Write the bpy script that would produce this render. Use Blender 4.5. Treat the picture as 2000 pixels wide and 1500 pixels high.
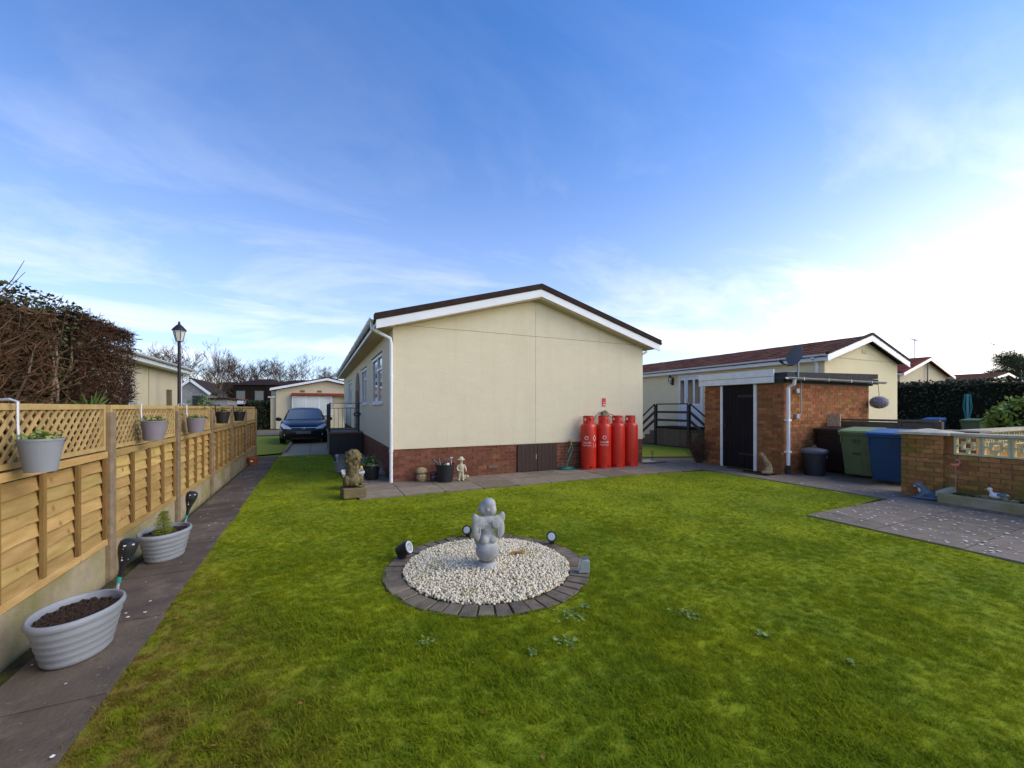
import bpy, bmesh, math, random
import numpy as np
from mathutils import Vector, Matrix, Euler
R = math.radians
random.seed(7); RNG = np.random.default_rng(11)
for o in list(bpy.data.objects): bpy.data.objects.remove(o)
SC = bpy.context.scene; COL = SC.collection
# ------------------------------------------------------------------ camera
CAMH = 1.5; FPX = 800.0; HY = 796.0; TH = R(25.5)
cd = bpy.data.cameras.new('camera'); cam = bpy.data.objects.new('camera', cd); COL.objects.link(cam)
cam.location = (0, 0, CAMH); cam.rotation_euler = (R(90), 0, -TH)
cd.sensor_width = 36; cd.lens = 36 * FPX / 2000; cd.shift_y = (HY - 750) / 2000
cd.clip_start = .05; cd.clip_end = 4000
SC.camera = cam
# ------------------------------------------------------------------ sky and sun
SUN_B = R(122); SUN_E = R(40)          # bearing clockwise from +Y, elevation
W = bpy.data.worlds.new('World'); SC.world = W; W.use_nodes = True
nt = W.node_tree; nt.nodes.clear()
def N(t, ty, **k):
    n = t.nodes.new(ty)
    for a, b in k.items(): setattr(n, a, b)
    return n
wo = N(nt, 'ShaderNodeOutputWorld'); bg = N(nt, 'ShaderNodeBackground'); bg.inputs[1].default_value = .15
sky = N(nt, 'ShaderNodeTexSky'); sky.sky_type = 'NISHITA'; sky.sun_disc = False
sky.sun_elevation = SUN_E; sky.sun_rotation = SUN_B; sky.altitude = 100; sky.air_density = 1.0; sky.dust_density = .6; sky.ozone_density = 3.0
def M_(t, op, a, b=None, c=None, clamp=False):
    n = N(t, 'ShaderNodeMath', operation=op); n.use_clamp = clamp
    for i, v in enumerate((a, b, c)):
        if v is None: continue
        if isinstance(v, (int, float)): n.inputs[i].default_value = v
        else: t.links.new(v, n.inputs[i])
    return n.outputs[0]
def mixc(t, fac, a, b, blend='MIX'):
    n = N(t, 'ShaderNodeMix', data_type='RGBA', blend_type=blend)
    for i, v in ((0, fac), (6, a), (7, b)):
        if isinstance(v, (int, float)): n.inputs[i].default_value = v
        elif isinstance(v, (tuple, list)): n.inputs[i].default_value = (*v[:3], 1)
        else: t.links.new(v, n.inputs[i])
    return n.outputs[2]
tc = N(nt, 'ShaderNodeTexCoord'); sep = N(nt, 'ShaderNodeSeparateXYZ'); nt.links.new(tc.outputs['Generated'], sep.inputs[0])
X_, Y_, Z_ = sep.outputs
# thin cloud layer: project the view direction on a flat layer so that wisps stretch towards the horizon
zz = M_(nt, 'ADD', M_(nt, 'MAXIMUM', Z_, 0.0), .16)
cx = M_(nt, 'DIVIDE', X_, zz); cy = M_(nt, 'DIVIDE', Y_, zz)
cmb = N(nt, 'ShaderNodeCombineXYZ'); nt.links.new(M_(nt, 'MULTIPLY', cx, .75), cmb.inputs[0]); nt.links.new(M_(nt, 'MULTIPLY', cy, 1.25), cmb.inputs[1])
def noise(t, vec, scale, detail=6, rough=.55, dist=0., out=0):
    n = N(t, 'ShaderNodeTexNoise'); n.inputs['Scale'].default_value = scale; n.inputs['Detail'].default_value = detail
    n.inputs['Roughness'].default_value = rough; n.inputs['Distortion'].default_value = dist
    if vec is not None: t.links.new(vec, n.inputs['Vector'])
    return n.outputs[out]
def ramp(t, fac, stops):
    n = N(t, 'ShaderNodeValToRGB'); e = n.color_ramp.elements
    while len(e) < len(stops): e.new(.5)
    for i, (p, c) in enumerate(stops):
        e[i].position = p; e[i].color = (*c, 1) if isinstance(c, (tuple, list)) else (c, c, c, 1)
    t.links.new(fac, n.inputs[0]); return n.outputs[0]
wisp = ramp(nt, noise(nt, cmb.outputs[0], 1.1, 9, .62, .5), [(.47, 0), (.72, 1)])
# whitening of the thin veil towards the hidden sun and towards the horizon
sd = Vector((math.sin(SUN_B), math.cos(SUN_B), math.tan(R(16)))).normalized()
dot = M_(nt, 'ADD', M_(nt, 'ADD', M_(nt, 'MULTIPLY', X_, sd.x), M_(nt, 'MULTIPLY', Y_, sd.y)), M_(nt, 'MULTIPLY', Z_, sd.z))
veil = M_(nt, 'MULTIPLY', M_(nt, 'POWER', M_(nt, 'MAXIMUM', M_(nt, 'ADD', M_(nt, 'MULTIPLY', dot, .8), .2), 0.0), 3.2), M_(nt, 'POWER', M_(nt, 'SUBTRACT', 1.0, M_(nt, 'MAXIMUM', Z_, 0.0)), 2.6))
hor = M_(nt, 'POWER', M_(nt, 'SUBTRACT', 1.0, M_(nt, 'MAXIMUM', Z_, 0.0), clamp=True), 3.0)
cl = M_(nt, 'ADD', M_(nt, 'MULTIPLY', wisp, M_(nt, 'ADD', .03, M_(nt, 'ADD', M_(nt, 'MULTIPLY', hor, .7), M_(nt, 'MULTIPLY', veil, .3)))), M_(nt, 'ADD', M_(nt, 'MULTIPLY', veil, .95), M_(nt, 'MULTIPLY', hor, .68)), clamp=True)
cloudcol = mixc(nt, veil, (5.5, 5.5, 5.5), (27.0, 24.5, 20.5))
nt.links.new(mixc(nt, cl, mixc(nt, 1.0, sky.outputs[0], (.29, .66, 1.06), 'MULTIPLY'), cloudcol), bg.inputs[0]); nt.links.new(bg.outputs[0], wo.inputs[0])
sl = bpy.data.lights.new('sun', 'SUN'); sun = bpy.data.objects.new('sun', sl); COL.objects.link(sun)
sl.energy = 1.5; sl.angle = R(42); sl.color = (1, .88, .70)
tosun = Vector((math.sin(SUN_B) * math.cos(SUN_E), math.cos(SUN_B) * math.cos(SUN_E), math.sin(SUN_E)))
sun.rotation_euler = tosun.to_track_quat('Z', 'Y').to_euler(); sun.location = (30, 0, 20)
SC.view_settings.view_transform = 'Standard'; SC.view_settings.look = 'None'; SC.view_settings.exposure = 0.65; SC.view_settings.gamma = 1
SC.render.engine = 'CYCLES'
# ------------------------------------------------------------------ pixel helpers (2000x1500 photo -> point on ground / on a plane)
_c, _s = math.cos(TH), math.sin(TH)
def ray(u, v):
    a = (u - 1000) / FPX
    return (_s + a * _c, _c - a * _s, -(v - HY) / FPX)
def gp(u, v, z=0.):
    r = ray(u, v); t = (z - CAMH) / r[2]; return Vector((r[0] * t, r[1] * t, z))
def onx(u, v, X):
    r = ray(u, v); t = X / r[0]; return Vector((X, r[1] * t, CAMH + r[2] * t))
def ony(u, v, Y):
    r = ray(u, v); t = Y / r[1]; return Vector((r[0] * t, Y, CAMH + r[2] * t))
def atd(u, v, D):
    r = ray(u, v); return Vector((r[0] * D, r[1] * D, CAMH + r[2] * D))
# ------------------------------------------------------------------ materials
MATS = {}
def mat(name, c1, c2=None, scale=6., rough=.75, bump=0., bscale=60., metal=0., spec=.4, rnd=0., stretch=(1, 1, 1), c3=None, s3=1.2, t3=.6, island=False, detail=5, bdetail=4, trans=0., coat=0., extra=None):
    if name in MATS: return MATS[name]
    m = bpy.data.materials.new(name); m.use_nodes = True; t = m.node_tree
    b = t.nodes['Principled BSDF']; geo = N(t, 'ShaderNodeNewGeometry')
    mp = N(t, 'ShaderNodeMapping'); mp.inputs['Scale'].default_value = stretch; t.links.new(geo.outputs['Position'], mp.inputs[0]); P = mp.outputs[0]
    col = None
    if c2 is not None:
        f = ramp(t, noise(t, P, scale, detail), [(.32, 0), (.68, 1)])
        col = mixc(t, f, c1, c2)
    else:
        n = N(t, 'ShaderNodeRGB'); n.outputs[0].default_value = (*c1, 1); col = n.outputs[0]
    if c3 is not None:
        f = ramp(t, noise(t, P, s3, 6, .6), [(t3 - .07, 0), (t3 + .1, 1)])
        col = mixc(t, f, col, c3)
    if rnd:
        if island: rv = geo.outputs['Random Per Island']
        else:
            oi = N(t, 'ShaderNodeObjectInfo'); rv = oi.outputs['Random']
        hs = N(t, 'ShaderNodeHueSaturation'); t.links.new(col, hs.inputs['Color'])
        t.links.new(M_(t, 'ADD', 1 - rnd, M_(t, 'MULTIPLY', rv, 2 * rnd)), hs.inputs['Value'])
        t.links.new(M_(t, 'ADD', .5 - rnd * .045, M_(t, 'MULTIPLY', M_(t, 'FRACT', M_(t, 'MULTIPLY', rv, 7.31)), rnd * .09)), hs.inputs['Hue'])
        col = hs.outputs[0]
    if extra: col = extra(t, P, col, geo)
    t.links.new(col, b.inputs['Base Color'])
    b.inputs['Roughness'].default_value = rough; b.inputs['Metallic'].default_value = metal
    b.inputs['Specular IOR Level'].default_value = spec if (rough < .74 or spec != .4) else .10; b.inputs['Coat Weight'].default_value = coat
    if trans: b.inputs['Transmission Weight'].default_value = trans
    if bump:
        bp = N(t, 'ShaderNodeBump'); bp.inputs['Strength'].default_value = min(1, bump); bp.inputs['Distance'].default_value = .01
        t.links.new(noise(t, P, bscale, bdetail), bp.inputs['Height']); t.links.new(bp.outputs[0], b.inputs['Normal'])
    MATS[name] = m; return m
# ------------------------------------------------------------------ mesh builder
class MB:
    def __init__(s): s.v = []; s.f = []
    def add(s, vs, fs):
        n = len(s.v); s.v += [tuple(p) for p in vs]; s.f += [tuple(i + n for i in f) for f in fs]; return s
    def box(s, a, b, rot=None, piv=None):
        x0, y0, z0 = a; x1, y1, z1 = b
        vs = [Vector(p) for p in ((x0, y0, z0), (x1, y0, z0), (x1, y1, z0), (x0, y1, z0), (x0, y0, z1), (x1, y0, z1), (x1, y1, z1), (x0, y1, z1))]
        if rot is not None:
            c = Vector(piv) if piv is not None else (Vector(a) + Vector(b)) / 2
            vs = [c + rot @ (p - c) for p in vs]
        return s.add(vs, [(0, 3, 2, 1), (4, 5, 6, 7), (0, 1, 5, 4), (1, 2, 6, 5), (2, 3, 7, 6), (3, 0, 4, 7)])
    def bar(s, p, q, w, h, up=(0, 0, 1)):
        p = Vector(p); q = Vector(q); d = (q - p).normalized(); up = Vector(up)
        sx = d.cross(up)
        if sx.length < 1e-4: sx = d.cross(Vector((1, 0, 0)))
        sx.normalize(); uy = sx.cross(d).normalized()
        o = [sx * (-w / 2) + uy * (-h / 2), sx * (w / 2) + uy * (-h / 2), sx * (w / 2) + uy * (h / 2), sx * (-w / 2) + uy * (h / 2)]
        return s.add([p + k for k in o] + [q + k for k in o], [(0, 3, 2, 1), (4, 5, 6, 7), (0, 1, 5, 4), (1, 2, 6, 5), (2, 3, 7, 6), (3, 0, 4, 7)])
    def tube(s, pts, r, n=8, cap=True):
        pts = [Vector(p) for p in pts]; rs = r if isinstance(r, (list, tuple)) else [r] * len(pts)
        base = len(s.v); ref = None
        for i, p in enumerate(pts):
            d = (pts[min(i + 1, len(pts) - 1)] - pts[max(i - 1, 0)])
            d = d.normalized() if d.length > 1e-9 else Vector((0, 0, 1))
            if ref is None: ref = Vector((0, 0, 1)) if abs(d.z) < .9 else Vector((1, 0, 0))
            a = d.cross(ref)
            if a.length < 1e-4: a = d.cross(Vector((.3, 1, .2)))
            a.normalize(); b = a.cross(d).normalized(); ref = b if abs(d.dot(b)) < .9 else ref
            for k in range(n):
                t = 2 * math.pi * k / n; s.v.append(tuple(p + (a * math.cos(t) + b * math.sin(t)) * rs[i]))
        for i in range(len(pts) - 1):
            for k in range(n):
                a0 = base + i * n + k; a1 = base + i * n + (k + 1) % n
                s.f.append((a0, a1, a1 + n, a0 + n))
        if cap:
            s.f.append(tuple(base + k for k in range(n))[::-1]); s.f.append(tuple(base + (len(pts) - 1) * n + k for k in range(n)))
        return s
    def lathe(s, prof, c=(0, 0, 0), n=24, sx=1., sy=1., rotz=0., tilt=None, closed=False):
        base = len(s.v); c = Vector(c)
        for (r, z) in prof:
            for k in range(n):
                t = 2 * math.pi * k / n + rotz; p = Vector((r * math.cos(t) * sx, r * math.sin(t) * sy, z))
                if tilt is not None: p = tilt @ p
                s.v.append(tuple(c + p))
        m = len(prof)
        for i in range(m - 1):
            for k in range(n):
                a0 = base + i * n + k; a1 = base + i * n + (k + 1) % n
                s.f.append((a0, a1, a1 + n, a0 + n))
        if not closed:
            if prof[0][0] > 1e-5: s.f.append(tuple(base + k for k in range(n))[::-1])
            if prof[-1][0] > 1e-5: s.f.append(tuple(base + (m - 1) * n + k for k in range(n)))
        return s
    def prism(s, poly, a, b, axis='y'):
        # poly: list of 2D points; extruded along axis from a to b
        n = len(poly)
        def P(p, t): return {'y': (p[0], t, p[1]), 'x': (t, p[0], p[1]), 'z': (p[0], p[1], t)}[axis]
        vs = [P(p, a) for p in poly] + [P(p, b) for p in poly]
        fs = [tuple(range(n)), tuple(range(2 * n - 1, n - 1, -1))] + [(i, i + n, (i + 1) % n + n, (i + 1) % n) for i in range(n)]
        return s.add(vs, fs)
    def ball(s, c, r, n=10, m=7, rot=None):
        rr = (r, r, r) if isinstance(r, (int, float)) else r; c = Vector(c); base = len(s.v)
        for i in range(m + 1):
            ph = -math.pi / 2 + math.pi * i / m
            for k in range(n):
                t = 2 * math.pi * k / n; p = Vector((rr[0] * math.cos(ph) * math.cos(t), rr[1] * math.cos(ph) * math.sin(t), rr[2] * math.sin(ph)))
                if rot is not None: p = rot @ p
                s.v.append(tuple(c + p))
        for i in range(m):
            for k in range(n):
                a0 = base + i * n + k; a1 = base + i * n + (k + 1) % n; s.f.append((a0, a1, a1 + n, a0 + n))
        return s
    def mesh(s, name, off=None, smooth=False, fix=True):
        me = bpy.data.meshes.new(name); v = s.v if off is None else [(p[0] - off[0], p[1] - off[1], p[2] - off[2]) for p in s.v]
        me.from_pydata(v, [], s.f)
        if fix:
            bm = bmesh.new(); bm.from_mesh(me); bmesh.ops.remove_doubles(bm, verts=bm.verts, dist=1e-5); bmesh.ops.recalc_face_normals(bm, faces=bm.faces); bm.to_mesh(me); bm.free()
        if smooth:
            me.polygons.foreach_set('use_smooth', [True] * len(me.polygons)); me.set_sharp_from_angle(angle=R(38 if smooth is True else smooth))
        return me
    def build(s, name, m, parent=None, smooth=False, bevel=0, local=False, fix=True):
        # world coordinates unless local; a parent chain holds translations only
        off = None
        if parent is not None and not local: off = wloc(parent)
        me = s.mesh(name, off, smooth, fix)
        return link(name, me, m, parent, bevel)
def wloc(o):
    v = Vector((0, 0, 0))
    while o is not None: v = v + o.location; o = o.parent
    return v
def link(name, me, m, parent=None, bevel=0):
    if m is not None and not me.materials: me.materials.append(MATS[m] if isinstance(m, str) else m)
    o = bpy.data.objects.new(name, me); COL.objects.link(o)
    if parent is not None: o.parent = parent
    if bevel:
        bv = o.modifiers.new('bevel', 'BEVEL'); bv.width = bevel; bv.segments = 2; bv.limit_method = 'ANGLE'; bv.angle_limit = R(40)
    return o
def tag(o, label, cat, group=None):
    o['label'] = label; o['category'] = cat
    if group: o['group'] = group
    return o
def struct(o, kind='structure'):
    o['kind'] = kind; return o
def thing(name, loc, label, cat, group=None, rz=0.):
    o = bpy.data.objects.new(name, None); COL.objects.link(o); o.location = loc; o.rotation_euler = (0, 0, rz); o.empty_display_size = .2
    return tag(o, label, cat, group)
def copy_tree(o, parent=None):
    c = o.copy(); COL.objects.link(c); c.parent = parent
    for ch in list(o.children): copy_tree(ch, c)
    return c
# many copies of a small template joined into one mesh
def joined(name, tv, tf, mats4, m, parent=None, smooth=False):
    tv = np.asarray(tv, float); tf = np.asarray(tf, int); k = tf.shape[1]; n = len(mats4); nv = len(tv)
    A = np.asarray(mats4, float)
    V = np.einsum('nij,vj->nvi', A[:, :3, :3], tv) + A[:, None, :3, 3]
    if parent is not None:
        w = wloc(parent); V = V - np.array(w)[None, None, :]
    Fc = (tf[None] + (np.arange(n) * nv)[:, None, None]).reshape(-1)
    me = bpy.data.meshes.new(name); me.vertices.add(n * nv); me.vertices.foreach_set('co', V.reshape(-1).astype(np.float32))
    me.loops.add(len(Fc)); me.loops.foreach_set('vertex_index', Fc.astype(np.int32))
    nf = n * len(tf); me.polygons.add(nf); me.polygons.foreach_set('loop_start', (np.arange(nf) * k).astype(np.int32)); me.polygons.foreach_set('loop_total', np.full(nf, k, np.int32))
    me.polygons.foreach_set('use_smooth', np.full(nf, bool(smooth)))
    me.update(calc_edges=True); me.validate()
    o = link(name, me, m, parent); o['kind'] = 'stuff'; return o
def rotmats(n, tilt=math.pi, base=None):
    # random rotations: about z fully, tilted up to `tilt`
    out = np.zeros((n, 3, 3)); a = RNG.uniform(0, 2 * np.pi, n); b = RNG.uniform(-tilt, tilt, n); c = RNG.uniform(0, 2 * np.pi, n)
    ca, sa, cb, sb, cc, sc = np.cos(a), np.sin(a), np.cos(b), np.sin(b), np.cos(c), np.sin(c)
    Z1 = np.stack([np.stack([ca, -sa, 0 * a], 1), np.stack([sa, ca, 0 * a], 1), np.stack([0 * a, 0 * a, 1 + 0 * a], 1)], 1)
    Xm = np.stack([np.stack([1 + 0 * a, 0 * a, 0 * a], 1), np.stack([0 * a, cb, -sb], 1), np.stack([0 * a, sb, cb], 1)], 1)
    Z2 = np.stack([np.stack([cc, -sc, 0 * a], 1), np.stack([sc, cc, 0 * a], 1), np.stack([0 * a, 0 * a, 1 + 0 * a], 1)], 1)
    return Z1 @ Xm @ Z2
def xf(pts, rots, scl):
    n = len(pts); A = np.zeros((n, 4, 4)); A[:, :3, :3] = rots * np.asarray(scl).reshape(n, -1)[:, None, :] if np.ndim(scl) > 1 else rots * np.asarray(scl)[:, None, None]
    A[:, :3, 3] = pts; A[:, 3, 3] = 1; return A
LEAF_V = [(0, 0, 0), (.35, .45, .06), (0, 1, .0), (-.35, .45, .06)]; LEAF_F = [(0, 1, 2, 3)]
NEED_V = [(-.03, 0, 0), (.03, 0, 0), (.02, .55, .06), (0, 1, 0)]; NEED_F = [(0, 1, 2, 3)]
# smooth lump made of many ellipsoids, fused by a voxel remesh
def blob(name, parts, vox, m, parent=None, smooth_it=4, local=True, noise_amt=0.):
    mb = MB()
    for p in parts:
        if p[0] == 'e':
            _, c, r = p[:3]; rot = Euler([R(a) for a in p[3]]).to_matrix() if len(p) > 3 else None
            mb.ball(c, r, 16, 10, rot)
        elif p[0] == 't': mb.tube(p[1], p[2], 10)
        elif p[0] == 'l': mb.lathe(p[1], p[2] if len(p) > 2 else (0, 0, 0), 24)
        elif p[0] == 'b': mb.box(p[1], p[2])
    me = mb.mesh(name, None if (local or parent is None) else wloc(parent), fix=False)
    o = bpy.data.objects.new(name, me); COL.objects.link(o)
    r = o.modifiers.new('r', 'REMESH'); r.mode = 'VOXEL'; r.voxel_size = vox
    s = o.modifiers.new('s', 'SMOOTH'); s.iterations = smooth_it; s.factor = .5
    dg = bpy.context.evaluated_depsgraph_get(); me2 = bpy.data.meshes.new_from_object(o.evaluated_get(dg)); me2.name = name
    bpy.data.objects.remove(o); bpy.data.meshes.remove(me)
    me2.polygons.foreach_set('use_smooth', [True] * len(me2.polygons)); me2.materials.clear()
    return link(name, me2, m, parent)
def text_data(s, size):
    cu = bpy.data.curves.new('txt', 'FONT'); cu.body = s; cu.size = size; cu.align_x = 'CENTER'; cu.resolution_u = 3
    o = bpy.data.objects.new('txt', cu); COL.objects.link(o); dg = bpy.context.evaluated_depsgraph_get()
    me = bpy.data.meshes.new_from_object(o.evaluated_get(dg)); v = [tuple(p.co) for p in me.vertices]; f = [tuple(p.vertices) for p in me.polygons]
    bpy.data.objects.remove(o); bpy.data.curves.remove(cu); bpy.data.meshes.remove(me); return v, f
# ------------------------------------------------------------------ material library
def brick_extra(moss):
    def ex(t, P, col, geo):
        f = ramp(t, noise(t, P, 14, 6, .65), [(.45, 0), (.75, 1)]); col = mixc(t, M_(t, 'MULTIPLY', f, .45), col, (.10, .06, .045))
        if moss:
            f = ramp(t, noise(t, P, 2.2, 7, .7), [(.44, 0), (.62, 1)]); col = mixc(t, M_(t, 'MULTIPLY', f, moss), col, (.17, .135, .018))
        return col
    return ex
for isl in (False, True):
    sfx = '_i' if isl else ''
    mat('brick_house' + sfx, (.235, .09, .05), (.165, .063, .037), 9, .85, .5, 90, rnd=.22, island=isl, extra=brick_extra(0))
    mat('brick_shed' + sfx, (.40, .16, .06), (.29, .11, .046), 9, .85, .5, 90, rnd=.30, island=isl, extra=brick_extra(.12))
    mat('brick_wall' + sfx, (.48, .21, .07), (.36, .16, .05), 7, .9, .6, 70, rnd=.28, island=isl, extra=brick_extra(.75))
mat('mortar', (.22, .16, .12), (.15, .11, .085), 25, .95, .5, 120)
mat('mortar_light', (.36, .26, .20), (.27, .19, .14), 25, .95, .5, 120)
def wall_dirt(t, P, col, geo):
    mp = N(t, 'ShaderNodeMapping'); mp.inputs['Scale'].default_value = (5, 5, .35); t.links.new(geo.outputs['Position'], mp.inputs[0])
    f = ramp(t, noise(t, mp.outputs[0], 1., 6, .65), [(.48, 0), (.75, 1)]); col = mixc(t, M_(t, 'MULTIPLY', f, .22), col, (.50, .42, .28))
    f = ramp(t, noise(t, geo.outputs['Position'], 1.3, 6, .6), [(.5, 0), (.75, 1)]); return mixc(t, M_(t, 'MULTIPLY', f, .15), col, (.56, .47, .30))
mat('cream', (.69, .61, .445), (.665, .585, .42), 3, .9, .6, 34, spec=.1, stretch=(1, 1, 2.6), bdetail=6, extra=wall_dirt)
mat('cream2', (.76, .66, .42), (.72, .62, .385), 2, .85, .3, 50, spec=.2)
mat('cream3', (.62, .53, .36), (.57, .48, .32), 2, .85, .3, 50, spec=.2)
mat('groove', (.22, .18, .11), rough=.9)
mat('upvc', (.74, .75, .78), (.68, .69, .72), 4, .35, spec=.5)
mat('white_paint', (.84, .83, .80), (.72, .71, .68), 6, .55, .1, 30)
mat('soffit', (.50, .42, .27), rough=.8)
mat('roof_dark', (.030, .020, .018), (.050, .030, .024), 8, .85, .4, 60, rnd=.1)
mat('roof_brown', (.17, .062, .034), (.12, .045, .027), 7, .85, .4, 60, rnd=.3, island=True)
mat('roof_red', (.22, .045, .028), (.15, .035, .024), 7, .85, .4, 60, rnd=.2, island=True)
mat('felt', (.045, .043, .045), (.07, .066, .064), 6, .95, .6, 90)
def glass_mat():
    m = mat('glass', (.02, .025, .03), rough=.04, spec=1.0, coat=.6); return m
glass_mat()
mat('blind', (.55, .58, .52), rough=.8)
mat('black_paint', (.012, .011, .016), (.022, .020, .026), 8, .5, .15, 40)
mat('black_wood', (.006, .005, .007), (.013, .011, .013), 5, .7, .3, 40, stretch=(6, 6, .6), spec=.2)
mat('black_plastic', (.014, .014, .017), (.022, .022, .026), 12, .45, .1, 60)
mat('grey_metal', (.30, .31, .34), (.24, .25, .28), 9, .5, .1, 40, metal=.2)
mat('brown_wood', (.055, .026, .018), (.035, .018, .013), 5, .7, .3, 30, stretch=(5, 5, .5))
mat('brown_frame', (.16, .10, .06), rough=.7)
def wood_extra(t, P, col, geo):
    v = N(t, 'ShaderNodeTexVoronoi'); v.inputs['Scale'].default_value = 5.5; v.inputs['Randomness'].default_value = 1.; t.links.new(geo.outputs['Position'], v.inputs['Vector'])
    k = ramp(t, v.outputs['Distance'], [(.06, 1), (.17, 0)]); col = mixc(t, M_(t, 'MULTIPLY', k, .75), col, (.16, .065, .02))
    g = ramp(t, noise(t, P, 1.6, 5, .6), [(.35, 0), (.7, 1)]); return mixc(t, M_(t, 'MULTIPLY', g, .4), col, (.30, .185, .06))
mat('fence_wood', (.47, .325, .13), (.35, .225, .08), 9, .8, .35, 60, rnd=.24, stretch=(1, .35, 2.2), extra=wood_extra)
mat('batten_wood', (.24, .14, .05), (.18, .10, .034), 8, .8, .3, 60, rnd=.15, stretch=(3, 3, .4))
mat('lath_wood', (.44, .31, .14), (.35, .235, .095), 8, .8, .2, 60, rnd=.14)
mat('old_wood', (.17, .135, .10), (.12, .095, .07), 7, .9, .4, 50, rnd=.15, stretch=(2, .4, 2))
def moss_low(t, P, col, geo):
    f = ramp(t, noise(t, P, 2.3, 6, .65), [(.42, 0), (.66, 1)]); return mixc(t, M_(t, 'MULTIPLY', f, .7), col, (.20, .19, .045))
mat('concrete_post', (.27, .205, .135), (.19, .145, .095), 14, .95, .7, 110, rnd=.08)
mat('gravel_board', (.40, .34, .24), (.30, .25, .165), 6, .95, .4, 60, extra=moss_low)
def slab_extra(t, P, col, geo):
    f = ramp(t, noise(t, P, 3.1, 7, .7), [(.52, 0), (.7, 1)]); col = mixc(t, M_(t, 'MULTIPLY', f, .55), col, (.27, .21, .15))
    f = ramp(t, noise(t, P, 9, 6, .7), [(.60, 0), (.70, 1)]); col = mixc(t, M_(t, 'MULTIPLY', f, .6), col, (.09, .085, .03))
    f = ramp(t, noise(t, P, 38, 3, .6), [(.68, 0), (.74, 1)]); return mixc(t, M_(t, 'MULTIPLY', f, .5), col, (.42, .37, .32))
mat('slab', (.27, .21, .152), (.195, .152, .114), 5, .85, .6, 45, rnd=.16, extra=slab_extra, bdetail=8)
mat('slab_dark', (.135, .102, .078), (.088, .068, .055), 4, .85, .6, 45, rnd=.2, extra=slab_extra, bdetail=8)
mat('slab_tan', (.21, .165, .11), (.165, .13, .09), 5, .9, .5, 45, rnd=.1)
mat('path_bed', (.05, .042, .03), (.10, .105, .02), 9, .95, .6, 60)
mat('asphalt', (.20, .16, .12), (.155, .125, .095), 6, .9, .4, 90)
def lawn_col(t, P, col, geo):
    f = ramp(t, noise(t, P, .9, 5, .6), [(.36, 0), (.70, 1)]); col = mixc(t, f, col, (.31, .33, .012))
    f = ramp(t, noise(t, P, 3.1, 5, .65), [(.46, 0), (.68, 1)]); col = mixc(t, M_(t, 'MULTIPLY', f, .5), col, (.11, .185, .014))
    # worn mossy strip beside the path near the garden's end
    s = N(t, 'ShaderNodeSeparateXYZ'); t.links.new(geo.outputs['Position'], s.inputs[0])
    d = M_(t, 'ADD', M_(t, 'MULTIPLY', M_(t, 'ADD', s.outputs[0], 1.), .62), M_(t, 'MULTIPLY', M_(t, 'SUBTRACT', s.outputs[1], 2.), .22))
    w = M_(t, 'MULTIPLY', ramp(t, d, [(.30, 1), (.85, 0)]), ramp(t, noise(t, P, 5.5, 6, .7), [(.36, 0), (.56, 1)]))
    return mixc(t, M_(t, 'MULTIPLY', w, .85), col, (.23, .15, .035))
mat('grass', (.215, .285, .014), (.255, .305, .014), 6, .75, rnd=.25, extra=lawn_col, spec=.06)
mat('lawn_soil', (.17, .22, .010), (.22, .235, .014), 12, .95, .8, 60, extra=lawn_col)
mat('far_grass', (.17, .21, .015), (.21, .22, .02), 2, .9, .3, 30)
mat('soil', (.030, .020, .015), (.055, .036, .026), 30, .95, 1., 70)
mat('pebble', (.80, .70, .52), (.60, .50, .32), 40, .6, rnd=.16, island=True, c3=(.34, .30, .10), s3=3.5, t3=.64)
mat('paver', (.215, .165, .115), (.125, .10, .075), 9, .9, .6, 60, rnd=.2)
mat('stone_grey', (.43, .425, .41), (.33, .33, .325), 16, .85, .5, 130, c3=(.25, .25, .25), s3=7, t3=.6)
mat('stone_lion', (.205, .165, .085), (.11, .088, .045), 13, .9, .8, 70, c3=(.075, .062, .03), s3=24, t3=.55)
mat('stone_plinth', (.20, .155, .085), (.14, .11, .06), 10, .9, .6, 60)
mat('stone_tan', (.42, .31, .17), (.28, .20, .10), 18, .9, .6, 70)
mat('stone_cream', (.60, .55, .40), (.42, .36, .22), 12, .9, .5, 60)
mat('coping', (.62, .56, .42), (.44, .38, .26), 6, .9, .5, 60)
mat('block', (.66, .58, .35), (.52, .45, .24), 8, .9, .4, 60)
mat('planter_grey', (.25, .265, .30), (.215, .23, .26), 5, .5, .1, 60)
mat('pot_mauve', (.23, .20, .24), (.19, .165, .20), 5, .6)
mat('pot_white', (.56, .58, .60), (.48, .50, .52), 5, .5)
mat('terracotta', (.33, .10, .035), (.26, .08, .03), 9, .8)
mat('dish_grey', (.085, .085, .095), rough=.6)
mat('galv', (.52, .53, .55), rough=.4, metal=.5)
mat('red_paint', (.62, .022, .008), (.52, .018, .008), 5, .38, spec=.5, c3=(.36, .02, .01), s3=9, t3=.68)
mat('white_ink', (.80, .76, .72), rough=.6)
mat('hose', (.012, .19, .15), rough=.5)
mat('brass', (.42, .29, .08), rough=.4, metal=.7)
mat('bin_green', (.115, .15, .06), (.095, .125, .05), 4, .5, .1, 90)
mat('bin_green_lid', (.22, .30, .12), rough=.5)
mat('bin_blue', (.010, .052, .135), (.008, .042, .11), 4, .5, .1, 90)
mat('bin_blue_lid', (.04, .12, .29), rough=.45)
mat('bin_brown', (.030, .015, .013), (.022, .012, .010), 4, .5, .1, 90)
mat('car_black', (.008, .007, .007), rough=.3, spec=.3, coat=.15)
mat('chrome', (.75, .76, .78), rough=.12, metal=1.)
mat('lens', (.55, .57, .60), rough=.1, spec=.8, coat=1.)
mat('tyre', (.015, .015, .016), rough=.85)
mat('plate_grey', (.10, .105, .12), rough=.5)
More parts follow.
